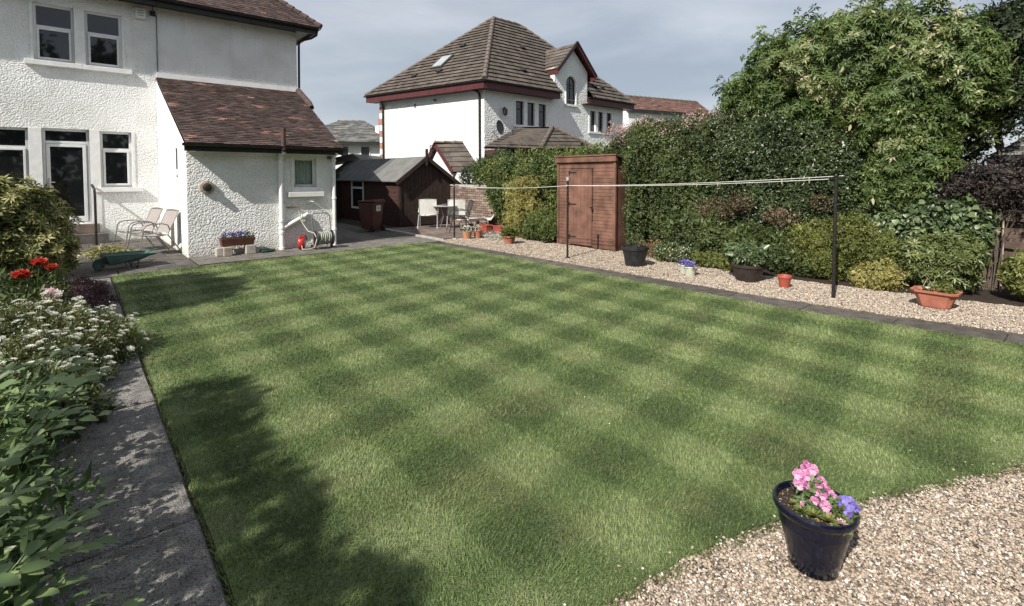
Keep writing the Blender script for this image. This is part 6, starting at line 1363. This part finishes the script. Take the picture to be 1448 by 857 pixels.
foliage(tr1, L_TREE, TB, 13000, .095, .031, seed=120, lump=.38, whorl=7, hang=.35, droop=.28, mean=.46, amp=.34, freq=3.4, name='crown', full=False, rnd=.25, keep_back=.45, inset=(-.06, .16))
P, Nn, g_ = shell(TB, 2600, .38, 121, 3.4, 0, inset=(-.10, .0)); f_ = ((CAMP - P) * Nn).sum(1) / np.linalg.norm(CAMP - P, axis=1); P = P[f_ > .35][:270]; Nn = Nn[f_ > .35][:270]; n = len(P)
lm = [leafobj_mesh('leaf', L_TREE, .115, .038, v) for v in (.25, .42, .55, .68, .82, .96)]
place_leaves(tr1, lm, P, unit(Nn * .5 + g_.normal(size=(n, 3)) * .7 + np.array([0, 0, -.2])), unit(Nn + np.array([0, 0, .8]) + g_.normal(size=(n, 3)) * .2), g_.uniform(.8, 1.15, n))
# taller shoots behind
shrub('broadleaf_tree', 'thin treetop showing behind the crown of the large light green tree', 'tree', L_DARK, [(13.2, 3.3, 5.1, .35, .3, .55), (13.4, 2.9, 4.7, .5, .5, .7), (13, 3.9, 4.5, .5, .6, .6)], 2600, .07, .03, .04, seed=123, lump=.35, keep_back=.6, inner=False, inset=(0, .6))
shrub('dark_tree', 'dark dense tree at the right edge in front of the brick outhouse roof', 'tree', L_DARK, [(11.1, 1.05, 2.95, .45, .45, .65), (11.2, 1.0, 3.75, .5, .5, .6), (11.0, 1.5, 2.3, .4, .4, .55), (11.8, .45, 4.0, .6, .6, .7), (11.9, -.2, 3.7, .6, .7, .8), (10.9, 1.8, 2.9, .4, .4, .6), (11.6, .45, 2.95, .45, .4, .45)], 21000, .055, .03, .05, seed=125, lump=.3, mean=.42, amp=.3, inset=(-.05, .25))
# conifer with level branches
cf = thing('conifer', 'tall dark conifer with level drooping branches in the top right corner', 'tree', (13.4, .3, 0))
s = MB(); s.tube([(13.4, .3, 0), (13.4, .3, 4), (13.42, .3, 9.5)], [.2, .15, .03], 10); s.build('trunk', BARK, cf, smooth=True)
PP = []; DD = []; g_ = np.random.default_rng(77); br = MB()
for k in range(46):
    z = 2.6 + k * .15; Lb = max(.3, 2.9 * (1 - (z - 2) / 8.2)) * g_.uniform(.75, 1.1); a = k * 2.4 + g_.uniform(-.3, .3); d = np.array([math.cos(a), math.sin(a), 0])
    pts = [Vector((13.4, .3, z)) + Vector(d * Lb * t) + Vector((0, 0, .18 * Lb * t - .30 * Lb * t * t)) for t in (0, .3, .6, .85, 1)]
    br.tube(pts, [.03, .024, .016, .010, .004], 5)
    n_ = int(300 * Lb); t = g_.random(n_) ** .7; side = np.array([-d[1], d[0], 0]); w = (1 - t * .75) * .42 * Lb * g_.uniform(-1, 1, n_)
    P = np.array([13.4, .3, z]) + d * (Lb * t)[:, None] + side * w[:, None]; P[:, 2] += .18 * Lb * t - .30 * Lb * t * t - np.abs(w) * .18 + g_.normal(size=n_) * .025
    PP.append(P); DD.append(d * .8 + side * np.sign(w)[:, None] * .7 + np.array([0, 0, -.25]) + g_.normal(size=(n_, 3)) * .35)
br.build('branches', BARK, cf, smooth=True); P = np.concatenate(PP); D = np.concatenate(DD); n = len(P)
leaves('needles', L_DARK, cf, P, D, unit(g_.normal(size=(n, 3)) * .4 + np.array([0, 0, 1])), g_.uniform(.08, .17, n), g_.uniform(.02, .045, n), clumpvar(P, g_, 3, .2, .25, .4))
# ivy over the fence
ivy = shrub('ivy', 'large-leaved pale ivy climbing over the fence below the tree', 'ivy', L_IVY, [(9.78, 2.3, 1.0, .22, .40, .55), (9.76, 1.75, 1.0, .24, .5, .62), (9.74, 1.25, .95, .22, .35, .52), (9.75, 1.5, .5, .2, .4, .4)], 5200, .075, .062, .012, seed=130, lump=.14, mean=.5, amp=.3, dirmix=(.3, -.7, .7), nsp=1.2, freq=4)
P, Nn, g_ = shell([(9.76, 2.3, 1.0, .25, .42, .56), (9.74, 1.75, 1.0, .27, .5, .64), (9.72, 1.25, .95, .25, .35, .54)], 700, .1, 131, 4, 0); f_ = ((CAMP - P) * Nn).sum(1) / np.linalg.norm(CAMP - P, axis=1); P = P[f_ > .4][:230]; Nn = Nn[f_ > .4][:230]; n = len(P)
lm = [leafobj_mesh('leaf', L_IVY, .085, .082, v, .1, .08, True) for v in (.3, .5, .65, .8, .95)]
place_leaves(ivy, lm, P, unit(g_.normal(size=(n, 3)) * .6 + np.array([0, 0, -1.0])), unit(Nn + g_.normal(size=(n, 3)) * .35 + np.array([0, 0, .3])), g_.uniform(.75, 1.15, n))
shrub('purple_shrub', 'loose dark purple-leaved shrub above the slat fence at the right edge', 'shrub', L_PURPLE, [(9.85, 1.35, 1.42, .3, .4, .34), (9.8, .95, 1.5, .32, .4, .36), (9.85, .55, 1.45, .3, .4, .42)], 8500, .04, .018, .010, seed=133, lump=.3, inner=True, mean=.5, nst=10)
shrub('rhododendron', 'leafy green rhododendron in the soil bed behind the terracotta trough', 'shrub', L_RHO, [(9.15, 1.55, .50, .28, .30, .28), (9.12, 1.22, .56, .28, .28, .28), (9.2, 1.4, .30, .28, .35, .25)], 1500, .075, .026, .014, seed=135, whorl=6, lump=.22, mean=.55, hang=.1)
shrub('yellow_green_shrub', 'rounded yellow-green shrub behind the nearest clothes pole', 'shrub', L_YG, [(9.2, 3.0, .52, .4, .38, .42), (9.15, 2.5, .62, .42, .40, .44), (9.12, 2.15, .45, .36, .33, .40), (9.0, 2.75, .28, .34, .4, .28)], 13000, .032, .015, .012, seed=137, lump=.2, mean=.42, amp=.3)
shrub('golden_shrub', 'small bright yellow shrub beside the foot of the nearest clothes pole', 'shrub', L_GOLD, [(8.80, 1.98, .20, .2, .24, .24), (8.78, 2.22, .14, .14, .16, .16)], 3000, .026, .013, .008, seed=139, lump=.3, mean=.55)
shrub('leafy_shrub', 'small bright green leafy shrub at the extreme right edge of the photo', 'shrub', L_YG, [(9.2, .50, .40, .24, .26, .28), (9.2, .3, .3, .3, .3, .3)], 1500, .055, .032, .010, seed=141, mean=.5, whorl=4)
shrub('fern', 'green fern in the shade behind the wide dark brown tub', 'fern', L_RHO, [(9.15, 4.0, .42, .38, .42, .36), (9.25, 3.5, .38, .35, .35, .36)], 6500, .055, .016, .008, seed=143, lump=.28, dirmix=(.9, .1, .6), mean=.3)
shrub('reddish_shrub', 'shrub with bronze-tinged young leaves in front of the dark glossy shrub', 'shrub', leafmat('bronze_leaf', G((.05, .045, .025), (.13, .10, .055), (.27, .19, .12)), .5, .25), [(9.25, 4.75, 1.02, .24, .40, .22), (9.3, 4.3, 1.15, .2, .3, .2), (9.25, 3.6, .95, .2, .32, .18), (9.4, 3.0, 1.2, .14, .22, .16)], 3400, .045, .02, .01, seed=145, lump=.35, inner=False, inset=(0, .5), mean=.5)
shrub('bushy_perennial', 'mid green bushy perennial between the hedge foot and the brown tub', 'plant', L_HEDGE, [(9.1, 5.3, .50, .32, .35, .45), (9.05, 4.8, .48, .34, .4, .42)], 6500, .045, .02, .008, seed=147, lump=.28, mean=.5)
shrub('low_ground_plant', 'low pale green ground plant spilling onto the gravel beside the cream pots', 'plant', L_YG, [(8.72, 4.55, .12, .25, .36, .15), (8.66, 4.05, .13, .24, .32, .16)], 3400, .03, .016, .005, seed=149, lump=.3, mean=.6)
wf = shrub('white_flowering_plant', 'low plant dotted with small white flowers at the foot of the hedge', 'plant', L_HEDGE, [(8.70, 5.35, .15, .26, .36, .20), (8.75, 4.98, .16, .24, .26, .18)], 3200, .032, .014, .005, seed=151, lump=.28, mean=.5)
foliage(wf, F_WHITE, [(8.68, 5.35, .17, .27, .36, .20), (8.72, 4.98, .18, .24, .26, .18)], 260, .026, .024, seed=152, inner=False, name='white_flowers')
shrub('dry_plant', 'straw-coloured dry plant at the foot of the hedge beside the black tub', 'plant', L_BROWN, [(8.85, 5.85, .16, .2, .3, .2)], 900, .05, .012, .005, seed=153, inner=False, lump=.3, mean=.8, inset=(0, .6))
shrub('clipped_shrub', 'low dark green shrub at the gravel edge behind the red pot', 'shrub', L_HEDGE, [(9.0, 3.35, .25, .30, .35, .26), (8.95, 3.0, .2, .25, .25, .22)], 3600, .034, .016, .008, seed=155, lump=.25, mean=.42)
# ---- left of the shed
shrub('climber', 'tangled green climber growing over the boundary wall left of the shed', 'climber', L_CLIMB,
      [(10.0, 12.9, 1.75, .3, .5, .42), (9.95, 12.2, 1.75, .35, .5, .5), (9.9, 11.5, 1.65, .4, .5, .65), (9.75, 11.75, .95, .28, .38, .7), (9.8, 12.1, 1.2, .22, .4, .4), (9.85, 11.0, .9, .35, .45, .85), (9.85, 10.3, 1.7, .45, .55, .65), (9.9, 9.5, 1.75, .5, .6, .62), (10.0, 8.8, 1.9, .5, .5, .55), (10.1, 8.1, 1.95, .45, .5, .5), (9.9, 9.5, .8, .4, .6, .8), (9.6, 10.6, .8, .35, .5, .8)], 22000, .065, .032, .018, nst=14, seed=161, lump=.26, mean=.45, amp=.32)
shrub('dark_shrub', 'dark green shrub overhanging the wall behind the far clothes pole', 'shrub', L_DARK, [(10.4, 13.3, 1.9, .3, .5, .4), (10.45, 14.2, 1.6, .3, .6, .5), (10.5, 12.6, 2.1, .35, .5, .45), (10.6, 11.9, 2.0, .3, .4, .4)], 5000, .055, .03, .015, seed=163, lump=.25, mean=.55)
shrub('golden_shrub', 'tall golden yellow shrub left of the shed', 'shrub', L_GOLD, [(9.15, 10.25, 1.05, .38, .42, .48), (9.1, 9.95, .6, .44, .50, .55), (9.2, 10.45, .40, .34, .38, .42), (9.2, 10.0, 1.35, .3, .35, .3)], 11000, .036, .018, .012, seed=165, lump=.26, mean=.38, amp=.35, rnd=.3)
shrub('leafy_shrub', 'rounded green and cream shrub directly left of the shed', 'shrub', L_CLIMB, [(8.95, 9.15, .42, .32, .38, .40), (8.95, 9.55, .30, .3, .35, .34), (8.85, 8.85, .3, .25, .28, .30)], 7500, .042, .02, .012, seed=167, lump=.22, mean=.5)
shrub('wispy_shrub', 'tall wispy pale shrub reaching above the tiled bay roof', 'shrub', L_YG, [(10.4, 11.6, 2.2, .2, .25, .45), (10.4, 10.6, 2.3, .2, .2, .4)], 900, .07, .02, .01, seed=169, inner=False, inset=(0, .8), lump=.3, keep_back=.8)

# ================================================================== LEFT BORDER
shrub('rhododendron', 'rounded bush with yellow-green leaf tips at the left edge beside the patio', 'bush', L_LBUSH, [(-.78, 11.3, .80, .70, .68, .74), (-1.40, 11.5, .88, .8, .8, .80), (-.60, 11.0, .45, .54, .5, .5), (-1.2, 10.9, .45, .6, .5, .5)], 5200, .105, .034, .03, seed=201, whorl=6, lump=.18, freq=4, mean=.52, amp=.26, hang=.15, rnd=.28)
pp = thing('poppy', 'leafy plant with three large red blooms in the left border', 'flowers', (-.4, 7.2, 0))
foliage(pp, L_HEDGE, [(-.45, 7.3, .32, .36, .5, .32), (-.3, 6.9, .2, .25, .3, .22)], 1500, .10, .03, seed=203, mean=.45, lump=.3)
stm = MB()
for k, (x, y, z, r_) in enumerate(((-.29, 7.09, .74, .095), (-.42, 6.95, .645, .10), (-.20, 7.25, .66, .075))):
    g_ = np.random.default_rng(k + 5); n = 26; a = np.arange(n) * 2.4; e = .25 + np.arange(n) / n * .95; P = np.tile([x, y, z], (n, 1)) + g_.normal(size=(n, 3)) * .004
    D = np.column_stack([np.cos(a) * np.cos(e), np.sin(a) * np.cos(e), np.sin(e)]); D = unit(D + np.array([-.1, -.25, .05])); Ls = r_ * (1 - .35 * np.arange(n) / n)
    leaves('flower', F_RED, pp, P, D, np.tile([0.02, 0.01, 1.0], (n, 1)), Ls, Ls * 1.05, g_.random(n), kind=None, droop=-.35, fold=-.1, full=True)
    stm.tube([(x, y, z), (x - .02, y + .02, z - .2), (x - .08, y + .1, 0)], .005, 6)
stm.build('stalk', L_HEDGE, pp, kind='stuff')
pe = thing('peony', 'single pale pink bloom standing behind the white flowers', 'flower', (-.2, 6.7, 0)); g_ = np.random.default_rng(9); n = 60
a = np.arange(n) * 2.4; e = .1 + np.arange(n) / n * 1.3; P = np.tile([-.19, 6.62, .47], (n, 1)) + g_.normal(size=(n, 3)) * .012; D = np.column_stack([np.cos(a) * np.cos(e), np.sin(a) * np.cos(e), np.sin(e)])
leaves('flower', leafmat('pale_pink_bloom', G((.62, .42, .46), (.76, .60, .63), (.84, .76, .76)), .6, .3), pe, P, D, np.tile([0.02, 0.01, 1.0], (n, 1)), np.full(n, .085), np.full(n, .075), g_.random(n), kind=None, droop=-.3, fold=-.1, full=True)
s = MB(); s.tube([(-.19, 6.62, .46), (-.21, 6.66, .2), (-.25, 6.75, 0)], .006, 6); s.build('stalk', L_HEDGE, pe)
shrub('heather', 'low purplish heather beside the path near the lawn corner', 'heather', L_HEATH, [(.0, 9.3, .04, .34, .55, .13), (.1, 8.5, .03, .26, .5, .11), (-.15, 8.9, .05, .3, .6, .14)], 8000, .028, .008, .004, seed=207, dirmix=(.6, .9, .5), lump=.3, mean=.42)
ibb = [(-.30, 6.15, .22, .42, .45, .30), (.02, 5.95, .14, .34, .42, .26), (.20, 6.25, .08, .24, .32, .18), (-.25, 5.35, .16, .36, .42, .26), (-.02, 5.25, .06, .24, .30, .16), (.22, 5.72, .03, .20, .22, .12), (-.2, 4.95, .08, .30, .30, .18)]
ib = shrub('candytuft', 'spreading candytuft covered in white flower heads along the left path', 'flowering plant', L_IB, ibb, 15000, .034, .008, .008, nst=14, seed=210, dirmix=(.7, .5, .7), lump=.26, mean=.5, rnd=.3, amp=.3)
foliage(ib, L_BROWN, [(b[0], b[1], b[2] - .02, b[3], b[4], b[5]) for b in ibb], 2200, .035, .007, seed=211, inner=False, name='dry_stems', mean=.5)
P, Nn, g_ = shell(ibb, 900, .26, 212, 3, .15, upbias=.9, inset=(-.08, .0)); k_ = P[:, 2] > .06; P = P[k_][:290]; Nn = Nn[k_][:290]
def head_mesh(seed, pale=.6):
    g = np.random.default_rng(seed); s = MB()
    for i in range(15):
        t = i * 2.4; r_ = .0055 * math.sqrt(i); c = Vector((r_ * math.cos(t), r_ * math.sin(t), .010 - r_ * .35)); o = Vector((math.cos(t), math.sin(t), .5)).normalized() * .0085
        q = Vector((-math.sin(t), math.cos(t), 0)) * .0055; s.add([c - o * .2, c + o * .5 + q, c + o, c + o * .5 - q], [(0, 1, 2, 3)], a=min(1, pale + g.random() * .4)); s.add([c + q * 1.0, c + o * .2 + Vector((0, 0, .007)), c - q, c - o * .5 + Vector((0, 0, .003))], [(0, 1, 2, 3)], a=pale)
    me = bpy.data.meshes.new('flower_head'); me.from_pydata(s.v, [], s.f); at = me.attributes.new('var', 'FLOAT', 'FACE'); at.data.foreach_set('value', s.a); me.materials.append(F_WHITE); return me
hm = [head_mesh(i, .4 + .12 * i) for i in range(4)]
st = MB()
for i in range(len(P)):
    d = Vector(Nn[i]) * .6 + Vector((0, 0, 1)) + Vector(g_.normal(size=3) * .25); d.normalize(); e = d.to_track_quat('Z', 'Y').to_euler(); k = g_.uniform(.75, 1.35)
    inst('flower_head', hm[i % 4], ib, Vector(P[i]) + d * .03, tuple(e), (k, k, k)); st.tube([Vector(P[i]) - d * .05, Vector(P[i]) + d * .03], .0016, 4)
st.build('stalk', L_IB, ib, kind='stuff')
foliage(ib, F_WHITE, ibb, 1500, .014, .011, seed=213, inner=False, name='small_blossoms', upbias=1.2, lump=.26, mean=.5, inset=(-.10, .02), dirmix=(.6, .6, .6))
# broad-leaved shrub in the near left corner: arching sprays of paired leaves
bs = thing('broad_leaved_shrub', 'near left corner shrub with arching sprays of broad paired leaves', 'shrub', (-.45, 3.1, 0))
g_ = np.random.default_rng(220); PP = []; DD = []; NN = []; SS = []; sm = MB()
for k in range(84):
    y0 = g_.uniform(1.9, 4.35); b = Vector((-.55 + g_.uniform(-.15, .15), y0, 0)); az_ = g_.uniform(-.8, .75); out = Vector((math.cos(az_), math.sin(az_), 0)); ln_ = g_.uniform(.28, .62); hh = g_.uniform(.18, .60)
    pts = [b + out * ln_ * t + Vector((0, 0, hh * math.sin(min(t * 1.9, 1.75)) * 1.0)) for t in np.linspace(0, 1, 9)]
    sm.tube(pts, [.005 - .0004 * i for i in range(9)], 5)
    for i in range(3, 9):
        p = pts[i]; d = (pts[i] - pts[i - 1]).normalized(); sd2 = d.cross(Vector((0, 0, 1))).normalized(); up = sd2.cross(d)
        for sg in ((-1, 1) if i < 8 else (0,)):
            q = (d * .75 + sd2 * sg * .85 + up * .12 + Vector(g_.normal(size=3) * .12)).normalized(); PP.append(p + Vector(g_.normal(size=3) * .004)); DD.append(q); NN.append(up + Vector(g_.normal(size=3) * .2)); SS.append(g_.uniform(.7, 1.2) * (1.1 - .03 * i))
PP = np.array([tuple(p) for p in PP]); DD = np.array([tuple(p) for p in DD]); NN = np.array([tuple(p) for p in NN]); SS = np.array(SS)
sm.build('stems', L_RHO, bs, kind='stuff')
# the 290 leaves nearest the path are separate pieces
order = np.argsort(-(PP[:, 0] + PP[:, 2] * .8)); near_, rest = order[:290], order[290:]
lm = [leafobj_mesh('leaf', L_BIG, .084, .046, v, .2, .26) for v in (.2, .35, .5, .62, .78, .95)]
place_leaves(bs, lm, PP[near_], DD[near_], NN[near_], SS[near_])
leaves('leaves', L_BIG, bs, PP[rest], DD[rest], NN[rest], .084 * SS[rest], .046 * SS[rest], np.clip(.5 + g_.normal(size=len(rest)) * .25, 0, 1), full=True, droop=.16, fold=.22)
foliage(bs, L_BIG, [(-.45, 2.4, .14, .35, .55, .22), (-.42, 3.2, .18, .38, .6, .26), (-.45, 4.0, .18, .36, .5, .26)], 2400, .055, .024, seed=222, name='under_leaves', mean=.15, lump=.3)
shrub('ground_ivy', 'dark trailing leaves spreading over the path between shrub and candytuft', 'plant', L_HEDGE, [(-.12, 4.55, .06, .26, .45, .13), (-.3, 4.9, .1, .3, .4, .18)], 2600, .034, .016, .004, seed=224, lump=.35, mean=.35)
mb = MB(); mb.prism([(-4, -.5), (-.24, -.5), (-.24, 4), (-.20, 10.2), (-4, 10.2)], -.03, .035); tag(mb.build('left_border_soil', SOIL), kind='structure')
# unseen trees on the left, crowns placed and shaped to cast the lawn's shadows
for k, (bl, lab, n_) in enumerate((([(-3.60, 3.0, 4.0, .22, .45, .22), (-3.72, 2.3, 4.0, .18, .36, .20), (-3.62, 1.5, 3.95, .20, .42, .22), (-3.55, .6, 3.9, .22, .45, .22)], 'unseen small tree left of the frame, crown shaped to shade the near lawn edge', 1500),
                              ([(-3.3, 6.9, 3.95, .6, .5, .5), (-3.15, 7.6, 4.0, .62, .6, .5), (-3.3, 8.3, 3.9, .55, .5, .5)], 'unseen small tree left of the frame, crown shaped to shade the far lawn corner', 5200))):
    shrub('unseen_shade_tree', lab, 'tree', L_HEDGE, bl, n_, .12, .075, .05, seed=230 + k, keep_back=1, lump=.25, mean=.4)
# the line of trees behind the viewer that the windows mirror
P, Nn, g_ = shell([(-14 + i * 4.2, -12 - (i % 2), 4.2, 3.2, 2.2, 5.9 + .8 * math.sin(i * 2)) for i in range(9)], 16000, .16, 300, 3, 1)
n = len(P); tl = leaves('tree_line', L_DARK, None, P, unit(g_.normal(size=(n, 3))), unit(Nn + g_.normal(size=(n, 3)) * .5), np.full(n, .6), np.full(n, .4), clumpvar(P, g_, 1, .2, .25, .4))
tag(tl, 'line of dark trees behind the viewer, mirrored in the house windows', 'trees')
